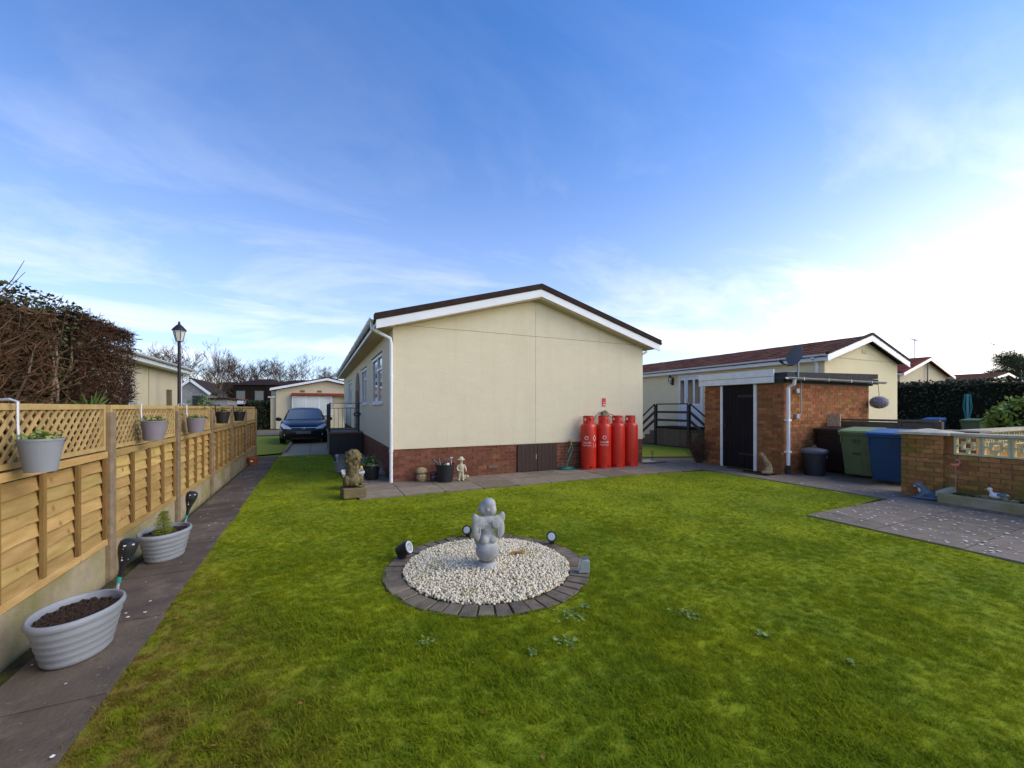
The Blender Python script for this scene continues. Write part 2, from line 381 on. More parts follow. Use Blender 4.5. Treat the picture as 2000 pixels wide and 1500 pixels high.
mat('bark', (.13, .095, .07), (.07, .05, .036), 9, .95, .8, 40)
mat('bark_pale', (.26, .20, .15), (.12, .085, .06), 7, .95, .6, 30)
mat('twig_far', (.055, .038, .032), (.10, .068, .054), 3, .95)
mat('twig_brown', (.060, .032, .020), (.15, .088, .050), 5, .95, rnd=.35, island=True)
mat('leaf_brown', (.048, .026, .018), (.085, .046, .028), 4, .8, rnd=.4, island=True)
mat('leaf_dark', (.030, .046, .012), (.050, .060, .018), 3, .6, rnd=.45, island=True)
mat('leaf_green', (.07, .14, .025), (.12, .19, .04), 9, .6, rnd=.35, island=True)
mat('leaf_lime', (.24, .30, .03), (.16, .24, .025), 5, .6, rnd=.3, island=True)
mat('leaf_conifer', (.20, .22, .02), (.13, .17, .02), 9, .7, rnd=.3, island=True)
mat('leaf_grey', (.19, .25, .05), (.13, .19, .035), 9, .7, rnd=.3, island=True)
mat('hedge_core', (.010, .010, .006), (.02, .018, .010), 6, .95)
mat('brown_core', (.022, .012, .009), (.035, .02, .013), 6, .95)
mat('wood_far', (.030, .024, .017), (.048, .036, .024), .5, .95)
mat('petal', (.76, .72, .68), (.60, .54, .48), 30, .8, rnd=.2, island=True)
mat('dry_leaf', (.34, .16, .05), (.24, .10, .03), 20, .8)
mat('yellow', (.75, .38, .02), rough=.6)
mat('pink', (.72, .22, .16), rough=.6)
mat('bluegrey', (.16, .19, .235), (.12, .145, .18), 9, .7, .3, 60)
mat('lamp_glass', (.62, .60, .52), rough=.4)
mat('teal', (.02, .26, .22), rough=.5)
mat('purple_ball', (.16, .13, .16), (.40, .34, .38), 55, .9)
mat('plaque', (.62, .46, .30), (.28, .15, .08), 28, .7, detail=2)
mat('awning', (.26, .06, .03), (.19, .045, .025), 4, .8)
mat('grey_clad', (.28, .27, .27), (.22, .21, .21), 3, .8)

# ------------------------------------------------------------------ ground
def sheet(name, poly, z, m, kind='structure', parent=None):
    mb = MB(); mb.add([(x, y, z) for x, y in poly], [tuple(range(len(poly)))]); o = mb.build(name, m, parent, fix=False)
    if parent is None: struct(o, kind)
    return o
sheet('ground', [(-900, -300), (900, -300), (900, 1800), (-900, 1800)], -.06, 'far_grass')
mat('drive_concrete', (.43, .335, .21), (.35, .27, .17), 4, .9, .4, 60, rnd=.06)
dv = sheet('driveway', [(-1.0, 14.4), (1.4, 14.4), (1.4, 30), (-1.0, 30)], -.030, 'path_bed')
sheet('lane', [(-9, 26), (12, 26), (12, 32.4), (-9, 32.4)], -.022, 'asphalt')
sheet('yard', [(.45, -3), (40, -3), (40, 26), (.45, 26)], -.034, 'asphalt')
LAWN = [(-.98, -1.5), (6.02, -1.5), (6.06, 1.42), (6.18, 2.4), (6.34, 3.28), (7.3, 3.38), (8.33, 3.46), (8.36, 4.6), (8.42, 6.0), (8.3, 6.74), (6.7, 7.05), (3.5, 7.0), (.60, 7.02), (.50, 8.0), (.46, 11), (.40, 14.3), (-1.06, 14.35), (-1.04, 9), (-1.0, 4.2)]
def inside(p, poly):
    x, y = p[:, 0], p[:, 1]; r = np.zeros(len(p), bool); n = len(poly)
    for i in range(n):
        x0, y0 = poly[i]; x1, y1 = poly[(i + 1) % n]
        if y0 == y1: continue
        c = ((y0 > y) != (y1 > y)) & (x < (x1 - x0) * (y - y0) / (y1 - y0) + x0); r ^= c
    return r
CC = Vector((1.45, 3.58, 0)); CRI = .775; CRO = .935
lawn = sheet('lawn', LAWN, .004, 'lawn_soil')
# grass blades: three tuft meshes instanced on scattered points by geometry nodes
tufts = bpy.data.collections.new('grass_tufts')
for k in range(3):
    mb = MB()
    for b in range(16):
        a = random.uniform(0, 6.28); r = .035 * math.sqrt(random.random()); x, y = r * math.cos(a), r * math.sin(a)
        h = random.uniform(.010, .027); d = random.uniform(0, 6.28); l = random.uniform(.5, 1.7) * h; w = random.uniform(.0012, .0022); px_, py_ = -math.sin(d) * w, math.cos(d) * w
        dx, dy = math.cos(d) * l, math.sin(d) * l
        mb.add([(x - px_, y - py_, 0), (x + px_, y + py_, 0), (x + px_ * .8 + dx * .4, y + py_ * .8 + dy * .4, h * .65), (x - px_ * .8 + dx * .4, y - py_ * .8 + dy * .4, h * .65), (x + dx, y + dy, h)], [(0, 1, 2, 3), (3, 2, 4)])
    me = mb.mesh('tuft', fix=False); me.materials.append(MATS['grass']); tufts.objects.link(bpy.data.objects.new('tuft', me))
cand = np.stack([RNG.uniform(-1.1, 8.5, 210000), RNG.uniform(-.2, 14.4, 210000)], 1)
dist = np.hypot(cand[:, 0], cand[:, 1]); keep = inside(cand + RNG.normal(0, .022, cand.shape), LAWN) & (RNG.random(len(cand)) < np.clip(7.5 / np.maximum(dist, 1) ** 1.15, .12, 1)) & (np.hypot(cand[:, 0] - CC.x, cand[:, 1] - CC.y) > CRO + .0) & ((cand[:, 1] > 1.0) | (cand[:, 0] > 1))
pts = cand[keep]; n = len(pts)
gm = bpy.data.meshes.new('grass'); gm.vertices.add(n); gm.vertices.foreach_set('co', np.c_[pts, np.full(n, .004)].reshape(-1).astype(np.float32))
lump = np.sin(pts[:, 0] * 3.1 + np.sin(pts[:, 1] * 2.3) * 1.7) * np.sin(pts[:, 1] * 2.7 + np.sin(pts[:, 0] * 1.9) * 1.5)
at = gm.attributes.new('scl', 'FLOAT', 'POINT'); at.data.foreach_set('value', (RNG.uniform(.6, 1.3, n) * (1 + .25 * lump) * np.clip(1.25 - dist[keep] * .11, .5, 1.0)).astype(np.float32))
at = gm.attributes.new('rot', 'FLOAT_VECTOR', 'POINT'); at.data.foreach_set('vector', np.c_[RNG.uniform(-.25, .25, n), RNG.uniform(-.25, .25, n), RNG.uniform(0, 6.28, n)].reshape(-1).astype(np.float32))
gm.materials.append(MATS['grass'])
go = bpy.data.objects.new('grass', gm); COL.objects.link(go); struct(go, 'stuff'); go['label'] = 'short mossy green grass blades covering the lawn'
ng = bpy.data.node_groups.new('grass', 'GeometryNodeTree'); ng.interface.new_socket('Geometry', in_out='INPUT', socket_type='NodeSocketGeometry'); ng.interface.new_socket('Geometry', in_out='OUTPUT', socket_type='NodeSocketGeometry')
gi = N(ng, 'NodeGroupInput'); gout = N(ng, 'NodeGroupOutput'); iop = N(ng, 'GeometryNodeInstanceOnPoints'); ci = N(ng, 'GeometryNodeCollectionInfo')
ci.inputs['Collection'].default_value = tufts; ci.inputs['Separate Children'].default_value = True; ci.inputs['Reset Children'].default_value = True
na = N(ng, 'GeometryNodeInputNamedAttribute', data_type='FLOAT'); na.inputs['Name'].default_value = 'scl'; nr = N(ng, 'GeometryNodeInputNamedAttribute', data_type='FLOAT_VECTOR'); nr.inputs['Name'].default_value = 'rot'
ng.links.new(gi.outputs[0], iop.inputs['Points']); ng.links.new(ci.outputs[0], iop.inputs['Instance']); iop.inputs['Pick Instance'].default_value = True
ng.links.new(nr.outputs[0], iop.inputs['Rotation']); ng.links.new(na.outputs[0], iop.inputs['Scale']); ng.links.new(iop.outputs[0], gout.inputs[0])
md = go.modifiers.new('grass', 'NODES'); md.node_group = ng
# weed rosettes in the lawn
for (u, v, s) in ((1115, 1205, .13), (1140, 1190, .09), (1105, 1258, .10), (1345, 1205, .11), (830, 1260, .07), (1490, 1245, .06), (1660, 1300, .05), (1040, 1280, .06)):
    p = gp(u, v); k = int(34 * s / .1); pts_ = np.c_[RNG.normal(0, s * .35, k) + p.x, RNG.normal(0, s * .35, k) + p.y, RNG.uniform(.012, .03, k)]
    t_ = thing('weed', (p.x, p.y, 0), 'grey green weed rosette growing in the lawn', 'weed', 'weeds in the lawn')
    joined('leaves', LEAF_V, LEAF_F, xf(pts_, rotmats(k, .55), RNG.uniform(.018, .042, k)), 'leaf_grey', t_)

# ------------------------------------------------------------------ paving: slabs are pieces of their path
_bx = MB().box((-.5, -.5, -1), (.5, .5, 0)).mesh('slab')
def unit_slab(m):
    me = _bx.copy(); me.materials.append(MATS[m]); bm = bmesh.new(); bm.from_mesh(me); bmesh.ops.bevel(bm, geom=bm.edges[:], offset=.008, segments=1, affect='EDGES'); bm.to_mesh(me); bm.free(); return me
US = {k: unit_slab(k) for k in ('slab', 'slab_dark', 'slab_tan', 'drive_concrete')}
def slab(parent, x0, x1, y0, y1, z, m='slab', gap=.013):
    o = bpy.data.objects.new('slab', US[m]); COL.objects.link(o); o.parent = parent
    w = wloc(parent); o.location = ((x0 + x1) / 2 - w.x, (y0 + y1) / 2 - w.y, z + random.uniform(-.003, .003) - w.z); o.scale = (x1 - x0 - gap, y1 - y0 - gap, .05)
    o.rotation_euler = (random.uniform(-.004, .004), random.uniform(-.004, .004), 0)
fp = sheet('fence_path', [(-1.62, -1.5), (-.99, -1.5), (-1.05, 14.4), (-1.62, 14.4)], -.012, 'path_bed')
y = -1.4
while y < 14.3:
    l = random.choice((.62, .9, .9)); l = min(l, 14.38 - y)
    xr = -.965 - .006 * max(y, 0) + random.uniform(-.015, .015)
    slab(fp, -1.52 if y < 5 else -1.56, xr, y, y + l, .022, 'slab_dark'); y += l
pt = sheet('patio', [(.45, 6.95), (9.33, 6.7), (9.33, 8.4), (1.4, 8.4), (1.4, 14.3), (.40, 14.3)], -.012, 'path_bed')
x = .62
while x < 9.3:
    l = min(.72, 9.32 - x)
    for (a, b) in ((7.06 - (x - .6) * .01, 7.72), (7.72, 8.36)): slab(pt, x, x + l, a, b, .020, 'slab_tan' if random.random() < .12 else 'slab')
    x += l
y = 8.37
while y < 14.2:
    l = min(.72, 14.25 - y); slab(pt, .50, .93, y, y + l, .020); slab(pt, .93, 1.36, y, y + l, .020, 'slab_tan' if random.random() < .2 else 'slab'); y += l
rp = sheet('side_paving', [(6.05, -1.5), (13, -1.5), (13, 5.6), (9.33, 5.6), (9.33, 7.7), (8.30, 6.76), (8.36, 3.45), (6.34, 3.28)], -.012, 'path_bed')
yy = -1.2
row = 0
while yy < 6.7:
    l = .76; xx = 6.10 if yy + l < 3.38 else 8.38
    if row % 2: xx -= 0
    first = True
    while xx < 10.9:
        w_ = .76 if not (first and row % 2) else .4
        first = False
        if yy > 5.0 and xx + w_ > 9.33: break
        slab(rp, xx, min(xx + w_, 11.0), yy, min(yy + l, 3.36) if (yy < 3.36 and xx < 8.3) else yy + l, .020, 'slab_tan' if (xx > 9.3 and 3.4 < yy) else 'slab'); xx += w_
    yy += l; row += 1
for i_ in range(7):
    for j_ in range(3): slab(dv, -1.0 + j_ * .8, -.2 + j_ * .8, 14.45 + i_ * 1.6, 16.05 + i_ * 1.6, .008, 'drive_concrete')
# white petals blown over the paving
k = 900; q = np.c_[RNG.uniform(6.1, 9.0, k), RNG.uniform(.6, 5.5, k), np.full(k, .026)]
ok = ((q[:, 1] < 3.3) | (q[:, 0] > 8.45)) & (RNG.random(k) < np.clip(1.25 - q[:, 1] * .2, .2, 1)) & ~((q[:, 0] > 8.5) & (q[:, 1] < 2.95)); q = q[ok]
q2 = np.c_[RNG.uniform(.8, 9., 160), RNG.uniform(7.1, 8.2, 160), np.full(160, .026)]; q3 = np.c_[RNG.uniform(-1.5, -1.0, 60), RNG.uniform(2, 12, 60), np.full(60, .028)]
q = np.r_[q, q2, q3]; sc_ = np.r_[RNG.uniform(.014, .042, len(q) - 220), RNG.uniform(.008, .02, 160), RNG.uniform(.008, .024, 60)]
o = joined('fallen_petals', [(-.5, -.35, 0), (.2, -.5, 0.05), (.55, .1, .0), (.1, .5, .06), (-.45, .3, 0)], [(0, 1, 2, 3, 4)], xf(q, rotmats(len(q), .12), sc_), 'petal')
struct(o, 'stuff'); o['label'] = 'white petals scattered over the grey paving'
# grass strip and white gravel beside the house's far corner
sheet('grass_strip', [(8.9, 9.6), (11.4, 8.6), (12.3, 9.6), (12.3, 12.6), (9.4, 12.6)], -.008, 'far_grass')
sheet('verge', [(-1.66, 15.2), (-.95, 15.6), (-1.0, 22), (-2.4, 24), (-6, 24), (-6, 15.2)], -.008, 'far_grass')
kb = thing('kerb', (-1.0, 15.2, 0), 'low concrete kerb edging the driveway beyond the fence', 'kerb')
MB().bar((-.95, 15.3, .02), (-.92, 21.5, .02), .1, .14).build('edging', 'concrete_post', kb)
# thin grass blades let light through
for m_ in ('grass',):
    t = MATS[m_].node_tree; b = t.nodes['Principled BSDF']; out = [n for n in t.nodes if n.type == 'OUTPUT_MATERIAL'][0]; tr_ = N(t, 'ShaderNodeBsdfTranslucent'); mx = N(t, 'ShaderNodeMixShader'); mx.inputs[0].default_value = .5
    t.links.new(b.inputs['Base Color'].links[0].from_socket, tr_.inputs[0]); t.links.new(b.outputs[0], mx.inputs[1]); t.links.new(tr_.outputs[0], mx.inputs[2]); t.links.new(mx.outputs[0], out.inputs[0])

# dead leaf scraps caught in the lawn
k = 260; q = np.c_[RNG.uniform(-.9, 6.0, k), RNG.uniform(1.4, 7.0, k), RNG.uniform(.018, .028, k)]
o = joined('lawn_leaf_scraps', LEAF_V, LEAF_F, xf(q, rotmats(k, .5), RNG.uniform(.012, .034, k)), 'dry_leaf'); o['label'] = 'brown leaf scraps scattered through the lawn grass'
# ------------------------------------------------------------------ brickwork
_bk = MB().box((-.5, 0, -.0325), (.5, .05, .0325))
BRK = {}
def courses(axis, a0, a1, face, z0, z1, hole=None, out=None, start=0):
    """stretcher-bond bricks of a wall facing -Y (axis x) or -X (axis y)"""
    out = [] if out is None else out; r = start; z = z0
    while z + .06 <= z1 + 1e-6:
        a = a0 - (.1125 if r % 2 else 0)
        while a < a1 - .02:
            b0, b1 = max(a, a0), min(a + .215, a1)
            for c0, c1 in ([(b0, b1)] if not hole else [(b0, min(b1, hole[0])), (max(b0, hole[1]), b1)]):
                if c1 - c0 > .025: out.append((axis, (c0 + c1) / 2, c1 - c0, face + random.uniform(-.003, .003), z + .0325))
            a += .225
        z += .075; r += 1
    return out
def lay(parent, specs, m, limit=300):
    w = wloc(parent)
    def M4(s):
        ax, c, l, f, z = s
        if ax == 'x': return Matrix.Translation((c, f, z)) @ Matrix.Diagonal((l, 1, 1, 1))
        return Matrix.Translation((f, c, z)) @ Matrix.Rotation(R(-90), 4, 'Z') @ Matrix.Diagonal((l, 1, 1, 1))
    specs = sorted(specs, key=lambda s: (M4(s).translation - cam.location).length)
    if m not in BRK:
        BRK[m] = _bk.mesh('brick'); BRK[m].materials.append(MATS[m])
    for s in specs[:limit]:
        o = bpy.data.objects.new('brick', BRK[m]); COL.objects.link(o); o.parent = parent
        l, q, sc = M4(s).decompose(); o.location = l - w; o.rotation_euler = q.to_euler(); o.scale = sc
    if len(specs) > limit:
        o = joined('brickwork', _bk.v, _bk.f, [np.array(M4(s)) for s in specs[limit:]], m + '_i', parent); o['kind'] = 'stuff'
# (axis y bricks: depth runs to +X)
# ------------------------------------------------------------------ timber fence
FX = -1.68
fence = thing('garden_fence', (FX, 9, 0), 'yellow timber lap fence with diamond trellis top, concrete posts and gravel boards', 'fence')
PY = [.94, 2.87, 4.80, 6.73, 8.66, 10.50, 12.45, 14.38]
for i, y in enumerate(PY):
    mb = MB(); mb.box((FX - .05, y - .05, -.1), (FX + .06, y + .05, 1.46)); mb.add([], [])
    mb.build('post', 'concrete_post', fence, bevel=.01)
    if i in (2, 3): MB().box((FX - .06, y - .045, 1.2), (FX - .015, y + .045, 1.53)).build('post_extension', 'old_wood', fence)
for i in range(len(PY) - 1):
    y0, y1 = PY[i] + .052, PY[i + 1] - .052
    MB().box((FX - .025, y0, -.05), (FX + .02, y1, .30)).build('gravel_board', 'gravel_board', fence, bevel=.006)
    fr = MB(); fr.box((FX - .02, y0, .301), (FX + .035, y1, .355)); fr.box((FX - .02, y0, 1.06), (FX + .035, y1, 1.115)); 
    pn = fr.build('fence_panel', 'fence_wood', fence, bevel=.004)
    z = .355; nb = 7; hb = (1.06 - .355) / nb
    for b in range(nb):
        z0 = z + b * hb; seg = 14; vs = []
        ph = random.uniform(0, 9)
        for k in range(seg + 1):
            yk = y0 + .002 + (y1 - y0 - .004) * k / seg; w = .006 * math.sin(k * 1.1 + ph) + random.uniform(-.004, .004)
            vs += [(FX + .0125, yk, z0 - .012 + w), (FX - .008, yk, z0 + hb - .017), (FX - .016, yk, z0 + hb - .017), (FX - .0005, yk, z0 - .012 + w)]
        fs = []
        for k in range(seg):
            a = k * 4
            for e in range(4): fs.append((a + e, a + (e + 1) % 4, a + 4 + (e + 1) % 4, a + 4 + e))
        fs += [(0, 1, 2, 3), (seg * 4 + 3, seg * 4 + 2, seg * 4 + 1, seg * 4)]
        MB().add(vs, fs).build('board', 'fence_wood', pn)
    for k in range(5):
        yb = y0 + .022 + (y1 - y0 - .044) * k / 4
        MB().box((FX + .013, yb - .02, .356), (FX + .034, yb + .02, 1.059)).build('batten', 'batten_wood', pn)
    # trellis
    tz0, tz1 = 1.128, 1.525
    fr = MB(); fr.box((FX - .02, y0, tz1 - .04), (FX + .022, y1, tz1)); fr.box((FX - .02, y0, tz0), (FX + .022, y1, tz0 + .035)); fr.box((FX - .02, y0, tz0 + .035), (FX + .022, y0 + .03, tz1 - .04)); fr.box((FX - .02, y1 - .03, tz0 + .035), (FX + .022, y1, tz1 - .04))
    tr = fr.build('trellis', 'lath_wood', fence, bevel=.003)
    ya, yb, za, zb = y0 + .025, y1 - .025, tz0 + .03, tz1 - .035; hh = zb - za; sp = .092
    for sgn, xo in ((1, .006), (-1, -.008)):
        t0 = ya - hh
        while t0 < yb:
            # lath from (t0,za) to (t0+hh,zb) for sgn 1, mirrored for -1, clipped to the frame
            s0 = max(0, (ya - t0) / hh); s1 = min(1, (yb - t0) / hh)
            if s1 - s0 > .06:
                pa = (t0 + hh * s0, za + hh * s0); pb = (t0 + hh * s1, za + hh * s1)
                if sgn < 0: pa = (ya + yb - pa[0], pa[1]); pb = (ya + yb - pb[0], pb[1])
                MB().bar((FX + xo, pa[0], pa[1]), (FX + xo, pb[0], pb[1]), .021, .011, (1, 0, 0)).build('lath', 'lath_wood', tr)
            t0 += sp
# ------------------------------------------------------------------ main house
HX0, HX1, HY0, HY1 = 1.37, 7.86, 8.37, 24.4; PZ = .66; WT = 3.10; AX = 4.615; AZ = 4.02
house = thing('bungalow', (4.6, 8.37, 0), 'cream rendered bungalow gable end with dark roof above a red brick plinth', 'bungalow')
mb = MB()
mb.box((HX0 + .03, HY0 + .03, 0), (HX1 - .03, HY1, PZ)); mb.build('plinth', 'mortar_light', house)
specs = courses('x', HX0, HX1, HY0 + .016, .0, PZ, hole=(4.11, 5.18))
specs += courses('y', HY0 + .06, HY1, HX0 + .016, .0, PZ, start=1)
specs += courses('x', 7.6, HX1 + .0, HY0 + .016, 9, 9)
lay(house, specs, 'brick_house')
# walls: lower gable sheet in two panels, upper gable triangle, long walls
g = .006
MB().box((HX0, HY0, PZ + .004), (4.60 - g / 2, HY0 + .1, 3.15)).build('wall_panel', 'cream', house)
MB().box((4.60 + g / 2, HY0, PZ + .004), (HX1, HY0 + .1, 3.15)).build('wall_panel', 'cream', house)
def roofz(x): return AZ - (abs(x - AX)) * (AZ - WT) / (AX - HX0)
MB().prism([(HX0, 3.158), (4.60 - g / 2, 3.158), (4.60 - g / 2, roofz(4.6) - .0), (HX0 + .22, 3.158)][:3] , HY0 + .001, HY0 + .1).build('gable_panel', 'cream', house)
MB().prism([(4.60 + g / 2, 3.158), (HX1, 3.158), (AX, AZ), (4.60 + g / 2, roofz(4.60))], HY0 + .001, HY0 + .1).build('gable_panel', 'cream', house)
MB().box((HX0 + .05, HY0 + .02, PZ + .01), (HX1 - .05, HY0 + .09, 3.2)).build('wall_backing', 'groove', house)
WINS = [(9.85, 11.72, 1.60, 2.78), (13.15, 14.65, 1.60, 2.73), (18.95, 21.1, 1.55, 2.68)]
ARCH = (15.35, 16.75)
ys = [HY0 + .1]
for w in WINS: ys += [w[0], w[1]]
segs = [(HY0 + .1, 9.85, PZ + .004, WT), (11.72, 13.15, PZ + .004, WT), (14.65, 18.95, PZ + .004, WT), (21.1, HY1, PZ + .004, WT)]
wl = MB()
for a, b, z0, z1 in segs: wl.box((HX0, a, z0), (HX0 + .12, b, z1))
for a, b, z0, z1 in WINS: wl.box((HX0, a, PZ + .004), (HX0 + .12, b, z0)); wl.box((HX0, a, z1), (HX0 + .12, b, WT))
wl.build('side_wall', 'cream', house)
MB().box((HX1 - .12, HY0 + .1, PZ), (HX1, HY1, WT)).build('side_wall', 'cream', house)
MB().box((HX0 + .12, HY1 - .12, PZ), (HX1 - .12, HY1, WT)).build('rear_wall', 'cream', house)
for a, b, z0, z1 in WINS:
    f = MB(); t = .06; xo = HX0 - .004; xi = HX0 + .07; m_ = a + (b - a) * .45; zt = z0 + (z1 - z0) * .70
    f.box((xo, a, z0), (xi, b, z0 + t)); f.box((xo, a, z1 - t), (xi, b, z1)); f.box((xo, a, z0 + t), (xi, a + t, z1 - t)); f.box((xo, b - t, z0 + t), (xi, b, z1 - t))
    f.box((xo + .004, m_ - t / 2, z0 + t), (xi, m_ + t / 2, z1 - t)); f.box((xo + .006, a + t, zt - t / 2), (xi, m_ - t / 2, zt + t / 2))
    wn = f.build('window', 'upvc', house, bevel=.006)
    for (p, q, r_, s_) in ((a + t, m_ - t / 2, z0 + t, zt - t / 2), (a + t, m_ - t / 2, zt + t / 2, z1 - t), (m_ + t / 2, b - t, z0 + t, z1 - t)):
        MB().box((HX0 + .035, p - .004, r_ - .004), (HX0 + .045, q + .004, s_ + .004)).build('pane', 'glass', wn)
    MB().box((HX0 - .05, a - .04, z0 - .035), (HX0 + .0, b + .04, z0 - .002)).build('sill', 'upvc', wn)
    MB().box((HX0 - .025, a - .03, z1 + .002), (HX0 - .002, b + .03, z1 + .03)).build('drip_strip', 'groove', wn)
# arched doorway surround, proud of the wall
ap = [(ARCH[0], .68), (ARCH[0], 2.15)] + [(ARCH[0] + .7 - .7 * math.cos(t), 2.15 + .62 * math.sin(t)) for t in [math.pi * k / 12 for k in range(1, 12)]] + [(ARCH[1], 2.15), (ARCH[1], .68)]
dr = MB().prism(ap, HX0 - .03, HX0 - .002, 'x').build('door_surround', 'brown_frame', house)
MB().prism([(15.5, .7), (15.5, 2.1), (16.6, 2.1), (16.6, .7)], HX0 - .045, HX0 - .032, 'x').build('door', 'brown_wood', dr)
# roof, verge boards, gutters
EX0, EX1, EYF = 1.02, 8.22, 8.12; ro = .16
sl_ = (AZ - WT) / (AX - HX0)
def rz(x): return AZ + .20 - abs(x - AX) * sl_
rf = MB(); rf.prism([(EX0, rz(EX0)), (AX, rz(AX)), (EX1, rz(EX1)), (EX1, rz(EX1) - .06), (AX, rz(AX) - .06), (EX0, rz(EX0) - .06)], EYF + .02, HY1 + .25)
roof = rf.build('roof', 'roof_dark', house)
for sgn in (0, 1):
    xa, xb = (EX0 - .03, AX) if sgn == 0 else (AX, EX1 + .03)
    MB().prism([(xa, rz(xa) - .02), (xb, rz(xb) - .02), (xb, rz(xb) + .095), (xa, rz(xa) + .095)], EYF - .035, EYF + .16).build('verge_tile', 'roof_dark', roof)
    MB().prism([(xa, rz(xa) - .032), (xb, rz(xb) - .032), (xb, rz(xb) - .021), (xa, rz(xa) - .021)], EYF - .025, EYF + .02).build('verge_strip', 'brown_wood', roof)
    x2 = EX0 if sgn == 0 else EX1
    pa = [(x2, rz(x2) - .033), (AX, rz(AX) - .033), (AX, rz(AX) - .20), (x2, rz(x2) - .20)]
    MB().prism(pa, EYF - .012, EYF + .018).build('bargeboard', 'upvc', roof)
for k in range(10):
    y0 = EYF + .2 + k * 1.62
    MB().prism([(AX - .16, rz(AX - .16) + .012), (AX, rz(AX) + .035), (AX + .16, rz(AX + .16) + .012), (AX + .16, rz(AX + .16) + .05), (AX, rz(AX) + .11), (AX - .16, rz(AX - .16) + .05)], y0, y0 + 1.60).build('ridge_tile', 'roof_dark', roof)
MB().box((EX0 + .02, EYF + .02, WT - .03), (HX0, HY1, WT + .01)).build('soffit', 'soffit', roof)
MB().box((HX1, EYF + .02, WT - .03), (EX1 - .02, HY1, WT + .01)).build('soffit', 'soffit', roof)
MB().prism([(EX0 + .03, WT + .012), (HX0 + .1, WT + .012), (AX, AZ - .03), (HX1 - .1, WT + .012), (EX1 - .03, WT + .012), (AX, AZ + .1)], EYF + .02, HY0 - .002).build('verge_soffit', 'soffit', roof)
def gutter(parent, x, y0, y1, z, m='upvc', r=.055):
    prof = [(r * math.cos(t), r * math.sin(t)) for t in [math.pi + math.pi * k / 8 for k in range(9)]]; prof += [(p[0] * .86, p[1] * .86) for p in prof[::-1]]
    return MB().prism([(x + p[0], z + p[1]) for p in prof], y0, y1).build('gutter', m, parent)
MB().box((EX0, EYF + .04, WT - .03), (EX0 + .018, HY1 + .2, WT + .12)).build('fascia', 'upvc', roof)
MB().box((EX1 - .018, EYF + .04, WT - .03), (EX1, HY1 + .2, WT + .12)).build('fascia', 'upvc', roof)
gu = gutter(roof, EX0 - .058, EYF + .02, HY1 + .2, WT + .12)
for k in range(16): MB().box((EX0 - .118, EYF + .5 + k, WT + .058), (EX0 - .0, EYF + .54 + k, WT + .128)).build('gutter_bracket', 'upvc', gu)
gutter(roof, EX1 + .058, EYF + .02, HY1 + .2, WT + .12)
dp = MB(); dp.tube([(EX0 - .05, HY0 + .02, WT + .07), (EX0 - .05, HY0 + .02, WT - .06), (HX0 - .06, HY0 - .05, WT - .24), (HX0 - .045, HY0 - .055, WT - .34), (HX0 - .045, HY0 - .055, .02)], .034, 10)
d_ = dp.build('downpipe', 'upvc', house, smooth=True)
for z in (.62, 2.1): MB().tube([(HX0 - .045, HY0 - .055, z), (HX0 - .045, HY0 - .055, z + .05)], .041, 10).build('pipe_collar', 'upvc', d_, smooth=True)
MB().tube([(EX1 + .05, HY0 + .3, WT + .06), (EX1 + .05, HY0 + .3, WT - .06), (HX1 + .06, HY0 + .3, WT - .25), (HX1 + .06, HY0 + .3, .02)], .034, 10).build('downpipe', 'upvc', house, smooth=True)
# under-floor hatch in the plinth
ht = MB().box((4.12, HY0 + .01, .02), (5.17, HY0 + .04, PZ - .01)).build('hatch', 'brown_wood', house)
for a, b in ((4.13, 4.645), (4.652, 5.165)):
    n_ = 5
    for k in range(n_): MB().box((a + (b - a) * k / n_ + .002, HY0 - .012, .03), (a + (b - a) * (k + 1) / n_ - .002, HY0 + .009, PZ - .015)).build('plank', 'brown_wood', ht)
MB().box((4.60, HY0 - .02, .3), (4.62, HY0 - .0121, .42)).build('latch', 'grey_metal', ht)
av = MB().box((3.42, HY0 + .004, .16), (3.66, HY0 + .015, .23)).build('air_brick', 'brown_frame', house)
# landing with wrought-iron railing at the side door
ld = thing('landing', (.87, 15.4, 0), 'black painted landing with wrought iron railing beside the bungalow side door', 'landing')
LX0, LX1, LY0, LY1 = .36, 1.36, 14.2, 17.0
MB().box((LX0, LY0, 0), (LX1, LY1, .66)).build('base', 'black_paint', ld, bevel=.01)
MB().box((LX0 - .03, LY0 - .04, .662), (LX1, LY1, .715)).build('floor', 'brown_frame', ld, bevel=.01)
def iron(parent, y, x0, x1, z0=.716, z1=1.63):
    MB().box((x0 - .02, y - .02, z0), (x0 + .02, y + .02, z1)).build('post', 'black_paint', parent); MB().box((x1 - .02, y - .02, z0), (x1 + .02, y + .02, z1)).build('post', 'black_paint', parent)
    MB().box((x0 - .02, y - .012, z1 + .001), (x1 + .12, y + .012, z1 + .022)).build('top_rail', 'black_paint', parent); MB().box((x0 + .021, y - .009, z1 - .16), (x1 - .021, y + .009, z1 - .14)).build('rail', 'black_paint', parent)
    MB().box((x0 + .021, y - .009, z0 + .07), (x1 - .021, y + .009, z0 + .09)).build('rail', 'black_paint', parent)
    for k in range(1, 7):
        x = x0 + (x1 - x0) * k / 7
        MB().tube([(x, y, z0 + .091), (x, y, z1 - .161)], .007, 6).build('bar', 'black_paint', parent)
    for (cx_, cz_) in ((x0 + .07, z1 - .08), (x1 - .07, z1 - .08), (x1 - .07, z0 + .2)):
        MB().tube([(cx_ + (.05 - .0028 * k) * math.cos(k * .6), y, cz_ + (.05 - .0028 * k) * math.sin(k * .6)) for k in range(16)], .006, 5).build('scroll', 'black_paint', parent)
iron(ld, LY0 + .03, LX0 + .02, LX1 - .12)
